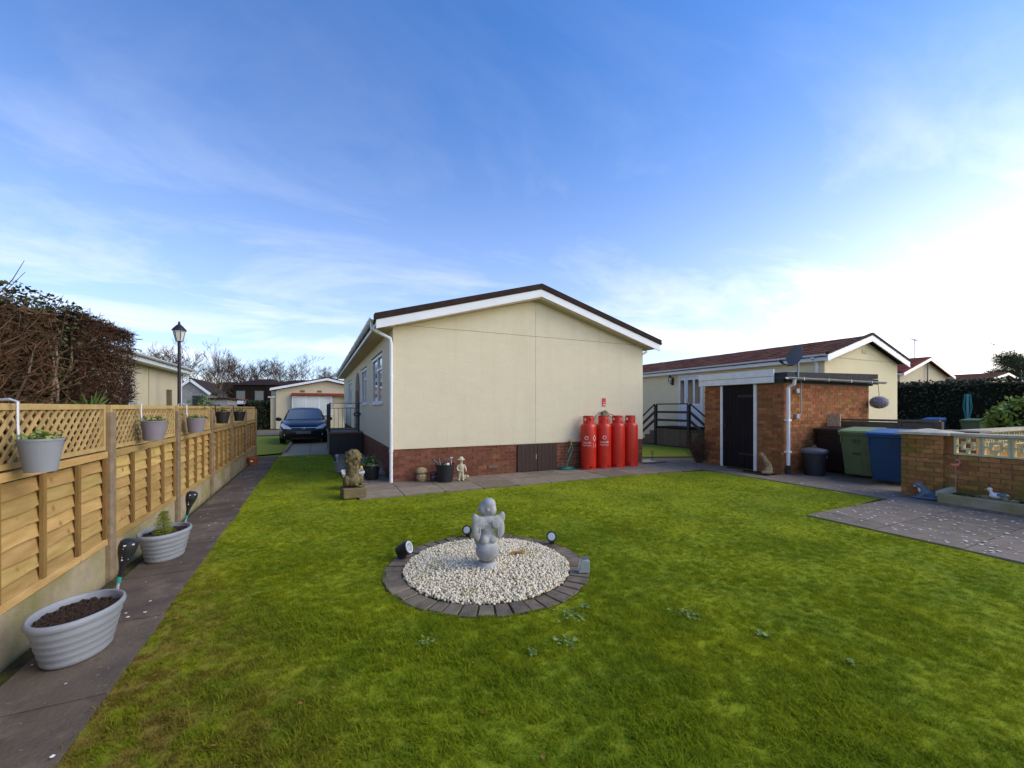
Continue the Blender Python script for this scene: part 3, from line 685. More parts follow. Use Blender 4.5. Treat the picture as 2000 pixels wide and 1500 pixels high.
MB().tube([(LX1 - .17 + .1 * math.cos(t), LY0 - .01, 1.28 + .055 * math.sin(t)) for t in [k * math.pi / 8 for k in range(17)]], .02, 6).build('ring_plaque', 'black_paint', ld)
sd_ = MB()
for y in (LY0 + .05, LY1 - .05): sd_.box((LX0 - .02, y - .02, .716), (LX0 + .02, y + .02, 1.62))
sd_.box((LX0 - .015, LY0 + .08, 1.60), (LX0 + .015, LY1 - .08, 1.625)); sd_.build('side_rail', 'black_paint', ld)
for k in range(14): MB().tube([(LX0, LY0 + .2 + k * .19, .716), (LX0, LY0 + .2 + k * .19, 1.6)], .007, 6).build('bar', 'black_paint', ld)
# ------------------------------------------------------------------ brick shed
SX0, SX1, SY0, SY1, SZ = 9.36, 12.95, 5.6, 7.68, 2.06
shed = thing('brick_shed', (9.36, 5.6, 0), 'flat roofed orange brick shed with black plank door and white frame', 'shed')
MB().box((SX0 + .025, SY0 + .025, 0), (SX1 - .02, SY1 - .02, SZ)).build('wall_core', 'mortar', shed)
sp_ = courses('y', SY0 + .056, SY1, SX0 + .016, 0, SZ, hole=(6.23, 7.19))
sp_ += courses('x', SX0, SX1, SY0 + .016, 0, SZ, start=1)
lay(shed, sp_, 'brick_shed')
MB().box((SX1 - .02, SY0 + .02, 0), (SX1 + .0, SY1, SZ)).build('end_wall', 'mortar', shed)
dfr = MB(); dfr.box((SX0 - .02, 6.235, 0), (SX0 + .06, 6.30, 2.05)); dfr.box((SX0 - .02, 7.12, 0), (SX0 + .06, 7.185, 2.05))
dfo = dfr.build('door_frame', 'white_paint', shed, bevel=.004)
dd = MB().box((SX0 + .012, 6.302, .03), (SX0 + .03, 7.118, 2.045)).build('door', 'black_wood', shed)
for k in range(7): MB().box((SX0 - .006, 6.303 + k * .1163, .03), (SX0 + .0115, 6.303 + (k + 1) * .1163 - .004, 2.045)).build('plank', 'black_wood', dd)
for z in (.35, 1.75): MB().box((SX0 - .014, 6.29, z), (SX0 - .0065, 6.7, z + .05)).build('hinge', 'black_paint', dd)
MB().box((SX0 - .03, 7.03, 1.0), (SX0 - .0065, 7.06, 1.12)).build('handle', 'black_plastic', dd)
MB().prism([(SX0 - .10, SZ + .06), (SX1 + .15, SZ + .18), (SX1 + .15, SZ + .30), (SX0 - .10, SZ + .22)], SY0 - .12, SY1 + .08).build('roof', 'felt', shed, bevel=.01)
MB().box((SX0 - .07, SY0 - .03, SZ + .001), (SX1 + .1, SY1 + .03, SZ + .1)).build('roof_deck', 'felt', shed)
for z0, z1 in ((SZ + .0, SZ + .14), (SZ + .146, SZ + .30)): MB().box((SX0 - .135 - (.012 if z0 > 2.1 else 0), SY0 + .15, z0), (SX0 - .102, SY1 + .06, z1)).build('fascia_board', 'white_paint', shed, bevel=.004)
MB().box((SX0 - .12, SY0 - .135, SZ + .03), (SX1 + .12, SY0 - .121, SZ + .16)).build('fascia_board', 'felt', shed)
pr = [(.05 * math.cos(t), .05 * math.sin(t)) for t in [math.pi + math.pi * k / 8 for k in range(9)]]; pr += [(p[0] * .85, p[1] * .85) for p in pr[::-1]]
sg = MB().prism([(SY0 - .188 + p[0], SZ + .10 + p[1]) for p in pr], SX0 - .2, SX1 + .32, 'x').build('gutter', 'grey_metal', shed)
for k in range(4): MB().box((SX0 + .3 + k * .95, SY0 - .242, SZ + .04), (SX0 + .34 + k * .95, SY0 - .136, SZ + .108)).build('gutter_bracket', 'grey_metal', sg)
sdp = MB().tube([(SX0 + .06, SY0 - .185, SZ + .06), (SX0 + .06, SY0 - .17, SZ - .05), (SX0 + .06, SY0 - .05, SZ - .12), (SX0 + .06, SY0 - .05, .22)], .036, 10).build('downpipe', 'upvc', shed, smooth=True)
MB().tube([(SX0 + .06, SY0 - .05, .22), (SX0 + .06, SY0 - .05, .0)], .043, 10).build('pipe_shoe', 'black_plastic', sdp)
for z in (.5, 1.2): MB().box((SX0 - .0, SY0 - .09, z), (SX0 + .12, SY0 + .0, z + .04)).build('pipe_clip', 'upvc', sdp)
for (x, z) in ((9.80, 1.88), (9.80, 1.30)): MB().box((x - .06, SY0 - .05, z - .05), (x + .06, SY0 + .012, z + .05)).build('junction_box', 'grey_metal', shed, bevel=.006)
MB().tube([(9.70, SY0 - .1, 2.12), (9.92, SY0 - .04, 2.08), (9.93, SY0 - .03, 1.95), (9.93, SY0 - .03, 1.36), (9.86, SY0 - .03, 1.32)], .012, 6).build('conduit', 'grey_metal', shed)
# satellite dish on a pole at the shed's corner
sat = thing('satellite_dish', (9.62, 5.6, 2.3), 'grey satellite dish on a pole above the shed gutter', 'satellite dish')
MB().tube([(9.62, 5.46, 2.1), (9.62, 5.46, 2.82)], .022, 8).build('pole', 'grey_metal', sat)
tl = Euler((0, R(-78), R(-22))).to_matrix()
prof = [(0.0, 0.0), (.08, .004), (.15, .016), (.215, .036), (.22, .036), (.215, .046), (.15, .026), (.08, .014), (0, .010)]
MB().lathe(prof, (9.52, 5.44, 2.64), 24, 1, 1.12, 0, tl).build('dish', 'dish_grey', sat, smooth=True)
MB().tube([(9.54, 5.44, 2.44), (9.36, 5.50, 2.42), (9.22, 5.56, 2.47)], .012, 6).build('feed_arm', 'black_plastic', sat); MB().tube([(9.24, 5.555, 2.47), (9.16, 5.57, 2.53)], [.022, .034], 8).build('receiver', 'black_plastic', sat)
MB().box((9.56, 5.42, 2.56), (9.63, 5.49, 2.70)).build('bracket', 'grey_metal', sat)
# ------------------------------------------------------------------ neighbouring park home (right)
nb = thing('park_home', (13.65, 7.0, 0), 'long cream park home with brown tiled roof behind the brick shed', 'park home')
NX0, NX1, NY0, NY1, NE = 13.65, 18.0, 7.0, 21.0, 3.0; NA = 15.85; NAZ = 3.66
MB().box((NX0, NY0 + .1, .0), (NX0 + .1, 7.72, NE)).build('side_wall', 'cream2', nb); 
wl = MB(); wl.box((NX0, 7.72, 0), (NX0 + .1, 9.0, 1.55)); wl.box((NX0, 7.72, 2.66), (NX0 + .1, 9.0, NE)); wl.box((NX0, 9.0, 0), (NX0 + .1, 11.25, NE)); wl.box((NX0, 11.25, 2.82), (NX0 + .1, 12.42, NE)); wl.box((NX0, 11.25, 0), (NX0 + .1, 12.42, .74)); wl.box((NX0, 12.42, 0), (NX0 + .1, NY1, NE)); wl.build('side_wall', 'cream2', nb)
MB().prism([(NX0, 0), (NX1, 0), (NX1, NE), (NA, NAZ), (NX0, NE)], NY0, NY0 + .098).build('gable_wall', 'cream2', nb)
MB().box((NX0 + .3, NY0 - .012, 3.02), (NX1 - .3, NY0 - .001, 3.045)).build('cover_strip', 'cream3', nb)
MB().box((NA - .12, NY0 - .02, 3.24), (NA + .12, NY0 - .002, 3.34)).build('gable_vent', 'cream3', nb)
def nrz(x): return NAZ + .16 - abs(x - NA) * (NAZ - NE) / (NA - NX0)
xe0, xe1 = NX0 - .28, NX1 + .28
nroof = MB().prism([(xe0, nrz(xe0) - .05), (NA, nrz(NA) - .05), (xe1, nrz(xe1) - .05), (xe1, nrz(xe1) - .09), (NA, nrz(NA) - .09), (xe0, nrz(xe0) - .09)], NY0 - .2, NY1 + .2).build('roof', 'roof_dark', nb)
# tile courses as real stepped pieces
tv = [(-.5, -.5, 0), (.5, -.5, 0), (.5, .5, 0), (-.5, .5, 0), (-.5, -.5, 1), (.5, -.5, 1), (.5, .5, 1), (-.5, .5, 1)]; tf = [(0, 3, 2, 1), (4, 5, 6, 7), (0, 1, 5, 4), (1, 2, 6, 5), (2, 3, 7, 6), (3, 0, 4, 7)]
def tiles(parent, xa, xb, zf, y0, y1, m, cw=.30, cl=.33):
    A = []; n_ = max(1, int(abs(xb - xa) / cl)); sgn = 1 if xb > xa else -1; ang = math.atan2(zf(xb) - zf(xa), abs(xb - xa))
    for i in range(n_ + 1):
        xm = xa + sgn * (i + .45) * abs(xb - xa) / (n_ + 1); k = int((y1 - y0) / cw)
        for j in range(k):
            ym = y0 + (j + .5) * (y1 - y0) / k
            A.append(np.array(Matrix.Translation((xm, ym, zf(xm) - .035 + random.uniform(-.003, .003))) @ Matrix.Rotation(-sgn * ang * 1 + sgn * R(3.0), 4, 'Y') @ Matrix.Diagonal((abs(xb - xa) / (n_ + 1) * 1.08, cw * .955, .03, 1))))
    o = joined('roof_tiles', tv, tf, A, m, parent); o['kind'] = 'stuff'; return o
tiles(nroof, xe0 - .02, NA - .02, nrz, NY0 - .18, NY1 + .2, 'roof_brown')
tiles(nroof, xe1 + .02, NA + .02, nrz, NY0 - .18, NY1 + .2, 'roof_brown')
for xa, xb in ((xe0, NA), (NA, xe1)):
    MB().prism([(xa, nrz(xa) - .03), (xb, nrz(xb) - .03), (xb, nrz(xb) + .05), (xa, nrz(xa) + .05)], NY0 - .25, NY0 - .18).build('verge_tile', 'roof_dark', nroof)
    MB().prism([(xa, nrz(xa) - .035), (xb, nrz(xb) - .035), (xb, nrz(xb) - .22), (xa, nrz(xa) - .22)], NY0 - .235, NY0 - .205).build('bargeboard', 'upvc', nroof)
MB().box((xe0 + .03, NY0 - .2, NE - .12), (xe0 + .05, NY1, NE + .05)).build('fascia', 'upvc', nroof); MB().box((xe0 + .05, NY0 - .18, NE - .12), (NX0, NY1, NE - .1)).build('soffit', 'upvc', nroof)
gutter(nroof, xe0 - .03, NY0 - .2, NY1, NE + .06)
MB().tube([(xe0 - .03, 7.18, NE), (NX0 - .07, 7.18, NE - .2), (NX0 - .07, 7.18, .05)], .045, 10).build('downpipe', 'upvc', nb, smooth=True)
# window behind the shed roof and the white door with three dark lights
f = MB(); f.box((NX0 - .02, 7.72, 1.55), (NX0 + .06, 7.80, 2.66)); f.box((NX0 - .02, 8.92, 1.55), (NX0 + .06, 9.0, 2.66)); f.box((NX0 - .02, 7.8, 2.58), (NX0 + .06, 8.92, 2.66)); f.box((NX0 - .02, 7.8, 1.55), (NX0 + .06, 8.92, 1.63))
wn = f.build('window', 'upvc', nb); MB().box((NX0 + .02, 7.79, 1.62), (NX0 + .03, 8.93, 2.59)).build('pane', 'glass', wn)
dr = MB().box((NX0 + .0, 11.27, .76), (NX0 + .05, 12.40, 2.80)).build('door', 'upvc', nb)
f = MB(); f.box((NX0 - .03, 11.25, .75), (NX0 - .001, 11.32, 2.82)); f.box((NX0 - .03, 12.35, .75), (NX0 - .001, 12.42, 2.82)); f.box((NX0 - .03, 11.32, 2.75), (NX0 - .001, 12.35, 2.82)); f.box((NX0 - .03, 12.05, .75), (NX0 - .001, 12.12, 2.75)); f.box((NX0 - .03, 11.32, 1.55), (NX0 - .001, 12.05, 1.62)); f.build('door_frame', 'upvc', dr)
for a, b in ((11.40, 11.62), (11.74, 11.96), (12.16, 12.32)): MB().box((NX0 - .02, a, 1.66), (NX0 - .001, b, 2.62)).build('pane', 'glass', dr)
MB().box((NX0 - .06, 12.0, 1.7), (NX0 - .031, 12.03, 1.85)).build('handle', 'chrome', dr)
ln = thing('wall_lantern', (13.6, 12.75, 2.6), 'black carriage lantern on the park home wall beside the white door', 'lantern')
MB().box((13.6, 12.70, 2.45), (13.648, 12.80, 2.75)).build('back_plate', 'black_paint', ln); MB().tube([(13.6, 12.75, 2.52), (13.5, 12.75, 2.5), (13.48, 12.75, 2.56)], .014, 6).build('arm', 'black_paint', ln)
MB().lathe([(.05, 0), (.085, .17), (.0, .17)], (13.48, 12.75, 2.58), 6).build('glass', 'lamp_glass', ln); MB().lathe([(.1, 0), (.03, .08), (.012, .14), (0, .14)], (13.48, 12.75, 2.752), 6).build('cap', 'black_paint', ln)
for a in range(6):
    t = a * math.pi / 3; MB().bar((13.48 + .053 * math.cos(t), 12.75 + .053 * math.sin(t), 2.58), (13.48 + .088 * math.cos(t), 12.75 + .088 * math.sin(t), 2.75), .012, .012).build('bar', 'black_paint', ln)
# deck with black railing
dk = thing('entrance_deck', (12.6, 11.8, 0), 'timber deck with black railing and steps at the park home door', 'deck')
MB().box((12.56, 10.95, .66), (13.64, 12.72, .74)).build('floor', 'black_wood', dk)
for k in range(14): MB().box((12.58, 10.98 + k * .124, .0), (12.61, 11.095 + k * .124, .655)).build('skirting_board', 'old_wood', dk)
for k in range(8): MB().box((12.62 + k * .124, 10.96, .0), (12.735 + k * .124, 10.985, .655)).build('skirting_board', 'old_wood', dk)
for y in (11.0, 12.66): MB().box((12.54, y - .05, .0), (12.64, y + .05, 1.62)).build('post', 'black_paint', dk)
for y, z in ((10.1, .95), (13.55, .95)): MB().box((12.54, y - .05, .0), (12.64, y + .05, z)).build('post', 'black_paint', dk)
for z in (1.64, 1.32, 1.0): 
    MB().bar((12.59, 11.05, z), (12.59, 12.61, z), .045, .09 if z < 1.6 else .045).build('rail', 'black_paint', dk)
    MB().bar((12.59, 10.94, z - .0), (12.59, 10.0, z - .68), .045, .09 if z < 1.6 else .045).build('rail', 'black_paint', dk)
    MB().bar((12.59, 12.72, z - .0), (12.59, 13.65, z - .68), .045, .09 if z < 1.6 else .045).build('rail', 'black_paint', dk)
for k in range(3):
    MB().box((12.62, 10.92 - (k + 1) * .28, .0), (13.6, 10.92 - k * .28, .55 - k * .18)).build('step', 'old_wood', dk); MB().box((12.62, 12.75 + k * .28, .0), (13.6, 12.75 + (k + 1) * .28, .55 - k * .18)).build('step', 'old_wood', dk)
# ------------------------------------------------------------------ red-roofed home and a further one
def home(name, x0, x1, y0, y1, ze, za, label, roofm, wallm='cream2', win=()):
    t = thing(name, ((x0 + x1) / 2, y0, 0), label, 'park home'); xm = (x0 + x1) / 2; s = (za - ze) / (xm - x0)
    MB().prism([(x0, 0), (x1, 0), (x1, ze), (xm, za), (x0, ze)], y0, y1).build('wall', wallm, t)
    z = lambda x: za + .14 - abs(x - xm) * s
    a, b = x0 - .3, x1 + .3
    r_ = MB().prism([(a, z(a)), (xm, z(xm)), (b, z(b)), (b, z(b) - .06), (xm, z(xm) - .06), (a, z(a) - .06)], y0 - .3, y1 + .3).build('roof', roofm, t)
    tiles(r_, a - .02, xm - .02, lambda x: z(x) + .035, y0 - .28, y1 + .3, roofm, .4, .36); tiles(r_, b + .02, xm + .02, lambda x: z(x) + .035, y0 - .28, y1 + .3, roofm, .4, .36)
    for p, q in ((a, xm), (xm, b)): MB().prism([(p, z(p) - .062), (q, z(q) - .062), (q, z(q) - .24), (p, z(p) - .24)], y0 - .32, y0 - .28).build('bargeboard', 'upvc', r_)
    MB().box((a - .08, y0 - .25, z(a) - .17), (a, y1, z(a) - .07)).build('gutter', 'upvc', r_); MB().box((b, y0 - .25, z(b) - .17), (b + .08, y1, z(b) - .07)).build('gutter', 'upvc', r_)
    for (wx0, wx1, wz0, wz1) in win:
        f = MB(); f.box((wx0, y0 - .03, wz0), (wx1, y0 - .001, wz0 + .08)); f.box((wx0, y0 - .03, wz1 - .08), (wx1, y0 - .001, wz1)); f.box((wx0, y0 - .03, wz0 + .08), (wx0 + .08, y0 - .001, wz1 - .08)); f.box((wx1 - .08, y0 - .03, wz0 + .08), (wx1, y0 - .001, wz1 - .08)); f.box(((wx0 + wx1) / 2 - .04, y0 - .028, wz0 + .08), ((wx0 + wx1) / 2 + .04, y0 - .002, wz1 - .08))
        w_ = f.build('window', 'upvc', t); MB().box((wx0 + .05, y0 - .012, wz0 + .05), (wx1 - .05, y0 - .0015, wz1 - .05)).build('pane', 'glass', w_)
    return t
# placed by their roof apex: apex pixel, distance
def home_at(u, v, D, halfw, za, **k):
    p = atd(u, v, D); return p
p = atd(1806, 697, 26.0)
h3 = home('red_roof_home', p.x - 3.2, p.x + 3.2, p.y, p.y + 12, p.z - 1.15, p.z - .16, 'cream park home with red tiled roof behind the dark hedge', 'roof_red', 'cream3', [(p.x + .2, p.x + 1.6, 1.9, 2.9)])
MB().tube([(p.x + .1, p.y - .1, 1.0), (p.x + .1, p.y - .1, p.z - .4)], .04, 6).build('soil_pipe', 'grey_clad', h3)
p4 = atd(1960, 726, 36.0)
h4 = home('low_roof_home', p4.x - 5.2, p4.x + 5.2, p4.y, p4.y + 12, p4.z - 1.05, p4.z - .2, 'low cream home with shallow brown roof far beyond the hedge', 'roof_brown', 'cream3')
def aerial(p, h, label, n_=5):
    t = thing('tv_aerial', p, label, 'aerial'); MB().tube([p, p + Vector((0, 0, h))], .022, 6).build('mast', 'grey_metal', t)
    b0 = p + Vector((-.45, 0, h - .05)); b1 = p + Vector((.45, 0, h - .05)); MB().tube([b0, b1], .014, 5).build('boom', 'grey_metal', t)
    for k in range(n_): c = b0.lerp(b1, k / (n_ - 1)); MB().tube([c + Vector((0, -.2, -.16)), c + Vector((0, .2, .16))], .010, 5).build('element', 'grey_metal', t)
aerial(Vector((p.x + .05, p.y + .5, p.z - .05)), 1.25, 'television aerial on the red tiled roof')
aerial(Vector((p4.x - .3, p4.y + .5, p4.z - .1)), 2.6, 'tall television aerial on the far low roof')
# ------------------------------------------------------------------ garden wall, raised bed
gw = thing('garden_wall', (9.1, 3.2, 0), 'mossy low brick garden wall with pierced screen blocks and capped pillar', 'wall')
GX = 9.12
MB().box((GX + .03, .0, 0), (GX + .20, 2.98, .745)).build('wall_core', 'mortar', gw); MB().box((GX - .015, 2.97, 0), (GX + .42, 3.47, 1.045)).build('pillar_core', 'mortar', gw)
sp_ = courses('y', .0, 2.975, GX + .02, 0, .745); sp_ += courses('y', 2.96, 3.485, GX - .026, 0, 1.04, start=1); sp_ += courses('x', GX - .024, GX + .45, 2.955, .76, 1.04)
lay(gw, sp_, 'brick_wall')
MB().add([(GX - .08, 2.88, 1.05), (GX + .5, 2.88, 1.05), (GX + .5, 3.56, 1.05), (GX - .08, 3.56, 1.05), (GX - .08, 2.88, 1.09), (GX + .5, 2.88, 1.09), (GX + .5, 3.56, 1.09), (GX - .08, 3.56, 1.09), (GX + .21, 3.22, 1.15)], [(0, 3, 2, 1), (0, 1, 5, 4), (1, 2, 6, 5), (2, 3, 7, 6), (3, 0, 4, 7), (4, 5, 8), (5, 6, 8), (6, 7, 8), (7, 4, 8)]).build('pillar_cap', 'coping', gw)
def screen_block(parent, axis, a, b, f, z0, z1, m='block'):
    t = .028; mb = MB()
    def bx(p, q, r0, r1, d=0.0):
        if axis == 'y': mb.box((f + d, p, r0), (f + .09 - d, q, r1))
        else: mb.box((p, f + d, r0), (q, f + .09 - d, r1))
    w = b - a; h = z1 - z0
    bx(a, b, z0, z0 + t); bx(a, b, z1 - t, z1); bx(a, a + t, z0 + t, z1 - t); bx(b - t, b, z0 + t, z1 - t)
    i0, i1, j0, j1 = a + w * .28, a + w * .72, z0 + h * .28, z0 + h * .72; t2 = t * .9
    bx(i0, i1, j0, j0 + t2, .001); bx(i0, i1, j1 - t2, j1, .001); bx(i0, i0 + t2, j0 + t2, j1 - t2, .001); bx(i1 - t2, i1, j0 + t2, j1 - t2, .001)
    m1 = (a + b) / 2; m2 = (z0 + z1) / 2
    bx(m1 - t2 / 2, m1 + t2 / 2, z0 + t, j0, .002); bx(m1 - t2 / 2, m1 + t2 / 2, j1, z1 - t, .002); bx(a + t, i0, m2 - t2 / 2, m2 + t2 / 2, .002); bx(i1, b - t, m2 - t2 / 2, m2 + t2 / 2, .002)
    return mb.build('screen_block', m, parent)
y = 2.86
MB().box((GX + .04, 2.865, .75), (GX + .15, 2.965, 1.05)).build('infill', 'brick_wall', gw)
while y > .3: screen_block(gw, 'y', y - .295, y, GX + .04, .752, 1.048); y -= .30
y = 2.9
while y > .3: MB().box((GX - .02, y - .60, 1.05), (GX + .22, y - .006, 1.095)).build('coping_stone', 'coping', gw, bevel=.008); y -= .6
# second wall at right angles further back
gb = thing('back_garden_wall', (10.9, 3.3, 0), 'second screen block wall with brick pier running behind the bins', 'wall')
MB().box((10.7, 3.05, 0), (11.15, 3.5, 1.02)).build('pillar', 'brick_wall', gb); MB().box((10.64, 2.99, 1.022), (11.21, 3.56, 1.07)).build('pillar_cap', 'brown_frame', gb, bevel=.01)
MB().box((11.15, 3.2, 0), (19, 3.38, .72)).build('wall_core', 'brick_wall', gb)
x = 11.2
while x < 18.7: screen_block(gb, 'x', x, x + .295, 3.24, .722, 1.02); x += .30
x = 11.17
while x < 18.7: MB().box((x, 3.16, 1.022), (x + .594, 3.42, 1.07)).build('coping_stone', 'coping', gb); x += .6
bed = thing('raised_bed', (8.85, 1.6, 0), 'raised flower bed with concrete edging along the mossy brick wall', 'flower bed')
MB().box((8.68, .0, -.02), (GX, 2.80, .14)).build('soil', 'soil', bed)
y = 2.86
while y > .2: MB().box((8.58, y - .89, -.02), (8.675, y, .19)).build('edging_stone', 'gravel_board', bed, bevel=.012); y -= .9
MB().box((8.54, .0, -.02), (8.60, 2.9, .05)).build('plinth_course', 'paver', bed)
MB().bar((8.66, 2.87, .17), (9.08, 2.84, .21), .07, .07).build('return_stone', 'coping', bed)
k = 420; q = np.c_[RNG.uniform(8.70, 9.08, k), RNG.uniform(.4, 2.75, k), RNG.uniform(.13, .2, k)]
joined('ground_cover', LEAF_V, LEAF_F, xf(q, rotmats(k, .9), RNG.uniform(.02, .06, k)), 'leaf_green', bed)
k = 300; q = np.c_[RNG.uniform(8.70, 9.08, k), RNG.uniform(.4, 2.75, k), RNG.uniform(.13, .18, k)]
joined('dead_stems', NEED_V, NEED_F, xf(q, rotmats(k, 1.3), RNG.uniform(.05, .13, k)), 'twig_brown', bed)
# low weathered panel behind the bins
pf = thing('low_fence_panel', (11.1, 4.6, 0), 'low grey weathered timber panel behind the wheelie bins', 'fence panel')
MB().box((11.06, 3.62, 0), (11.16, 3.72, 1.22)).build('post', 'old_wood', pf); MB().box((11.06, 5.46, 0), (11.16, 5.56, 1.27)).build('post', 'black_wood', pf)
for k in range(8): MB().box((11.10 + .004 * (k % 2), 3.72, .03 + k * .145), (11.125 + .004 * (k % 2), 5.46, .17 + k * .145)).build('board', 'old_wood', pf)
MB().box((11.05, 3.66, 1.20), (11.15, 5.5, 1.245)).build('capping_rail', 'old_wood', pf)
for y in (4.25, 4.9): MB().box((11.075, y, .03), (11.099, y + .045, 1.19)).build('batten', 'old_wood', pf)
# ------------------------------------------------------------------ bins
def wheelie(loc, rz, body, lid, label, number=None, grp=None):
    t = thing('wheelie_bin', loc, label, 'wheelie bin', grp, rz)
    # local: front faces -X, width along Y
    v = [(-.24, -.235, .06), (.22, -.235, .06), (.22, .235, .06), (-.24, .235, .06), (-.33, -.285, .93), (.30, -.285, .93), (.30, .285, .93), (-.33, .285, .93)]
    b = MB().add(v, [(0, 3, 2, 1), (0, 1, 5, 4), (1, 2, 6, 5), (2, 3, 7, 6), (3, 0, 4, 7), (4, 5, 6, 7)]).build('body', body, t, bevel=.02, local=True)
    MB().box((-.365, -.305, .90), (.31, .305, .955)).build('rim', body, t, bevel=.012, local=True)
    ld_ = MB().add([(-.39, -.31, .957), (.33, -.31, .957), (.33, .31, .957), (-.39, .31, .957), (-.37, -.30, 1.0), (.31, -.29, 1.06), (.31, .29, 1.06), (-.37, .30, 1.0)], [(0, 3, 2, 1), (0, 1, 5, 4), (1, 2, 6, 5), (2, 3, 7, 6), (3, 0, 4, 7), (4, 5, 6, 7)]).build('lid', lid, t, bevel=.012, local=True)
    for s in (-1, 1): MB().box((-.405, s * .2 - .05, .965), (-.375, s * .2 + .05, .99)).build('lid_grip', lid, ld_, local=True)
    for s in (-1, 1):
        MB().box((-.345, s * .262 - .012, .74), (-.30, s * .262 + .012, .905)).build('rib', body, t, local=True)
        w = MB(); w.tube([(.24, s * .20, .1), (.24, s * .27, .1)], .1, 14).build('wheel', 'tyre', t, local=True)
    MB().tube([(.36, -.24, .98), (.36, .24, .98)], .016, 8).build('handle', body, t, local=True)
    def fx(z): return -.24 - .09 * (z - .06) / .87
    if number:
        pnl = MB(); zs = (.10, .46); pnl.add([(fx(zs[0]) - .008, -.085, zs[0]), (fx(zs[0]) - .008, .085, zs[0]), (fx(zs[1]) - .008, .085, zs[1]), (fx(zs[1]) - .008, -.085, zs[1]), (fx(zs[0]) + .01, -.085, zs[0]), (fx(zs[0]) + .01, .085, zs[0]), (fx(zs[1]) + .01, .085, zs[1]), (fx(zs[1]) + .01, -.085, zs[1])], [(0, 1, 2, 3), (4, 7, 6, 5), (0, 4, 5, 1), (1, 5, 6, 2), (2, 6, 7, 3), (3, 7, 4, 0)]).build('front_panel', body, t, bevel=.006, local=True)
        for k in range(4): MB().box((fx(.5) - .007, -.075, .49 + k * .014), (fx(.5) + .0, .075, .497 + k * .014)).build('moulded_rib', 'black_plastic', t, local=True)
        tv_, tf_ = text_data(number, .15); sl2 = .09 / .87
        vv = [(fx(.715 + p[1]) - .003, -p[0], .715 + p[1]) for p in tv_]
        MB().add(vv, tf_).build('house_number', 'black_plastic', t, local=True, fix=False)
    return t
wheelie((10.74, 5.25, .02), R(-2), 'bin_brown', 'bin_brown', 'dark brown wheelie bin standing against the brick shed', grp=None)
wheelie((10.47, 4.64, .02), R(4), 'bin_green', 'bin_green_lid', 'green wheelie bin numbered 90 between brown and blue bins', '90')
wheelie((10.14, 4.02, .02), R(6), 'bin_blue', 'bin_blue_lid', 'blue wheelie bin beside the capped brick pillar')
p = gp(1593, 931); p = Vector((p.x + .1, p.y + .08, .02))
db = thing('dustbin', p, 'dark grey round dustbin with lid in front of the brown bin', 'dustbin')
MB().lathe([(.19, 0), (.235, .46), (.235, .50), (.22, .50), (.18, .03), (0, .03)], p, 28).build('body', 'black_plastic', db, smooth=True)
l_ = MB().lathe([(.25, .49), (.255, .54), (.22, .57), (.06, .60), (0, .60)], p, 28).build('lid', 'plate_grey', db, smooth=True)
MB().tube([(p.x - .06, p.y, .61), (p.x - .05, p.y, .65), (p.x + .05, p.y, .65), (p.x + .06, p.y, .61)], .012, 6).build('handle', 'plate_grey', l_)
for s in (-1, 1): MB().box((p.x - .03, p.y + s * .225 - .02, .40), (p.x + .03, p.y + s * .25, .46)).build('grip', 'plate_grey', db)
pl = thing('patterned_tile', (10.42, 5.2, 1.08), 'brown and cream patterned square tile propped on the brown bin', 'tile')
pq = onx(1600, 823, 10.55); pl.location = (10.62, 5.26, 1.10)
MB().box((-.015, -.13, -.02), (.015, .13, .25)).build('face', 'plaque', pl, local=True)
bl = thing('wicker_ball', (13.0, 5.45, 1.63), 'purple and white speckled ball hanging at the shed corner', 'hanging ball')
MB().ball((13.0, 5.42, 1.63), (.19, .19, .155), 20, 12).build('ball', 'purple_ball', bl, smooth=True); MB().tube([(13.0, 5.42, 1.8), (13.0, 5.44, 2.1)], .006, 5).build('chain', 'black_paint', bl)
k = 400; th_ = RNG.uniform(0, 6.28, k); ph_ = np.arcsin(RNG.uniform(-1, 1, k)); q = np.c_[13.0 + .19 * np.cos(ph_) * np.cos(th_), 5.42 + .19 * np.cos(ph_) * np.sin(th_), 1.63 + .155 * np.sin(ph_)]
joined('florets', LEAF_V, LEAF_F, xf(q, rotmats(k), RNG.uniform(.025, .04, k)), 'petal', bl)
# things behind the wall: bins, rotary airer, green shrub, dark hedge
wheelie(Vector((24.6, 8.3, 0)), R(3), 'bin_blue', 'bin_blue_lid', 'distant blue wheelie bin in front of the dark hedge'); wheelie(Vector((24.0, 6.9, 0)), R(-3), 'bin_green', 'bin_green', 'distant green wheelie bin in front of the dark hedge')
ra = thing('rotary_airer', gp(1890, 862), 'folded green rotary clothes airer standing before the hedge', 'clothes airer'); q0 = wloc(ra)
MB().tube([q0, q0 + Vector((0, 0, 2.1))], .03, 8).build('pole', 'grey_metal', ra)
for k in range(6):
    a = k * 1.05; MB().tube([q0 + Vector((.06 * math.cos(a), .06 * math.sin(a), 1.0)), q0 + Vector((.14 * math.cos(a), .14 * math.sin(a), 1.5)), q0 + Vector((.09 * math.cos(a), .09 * math.sin(a), 2.1))], .014, 5).build('arm', 'teal', ra)
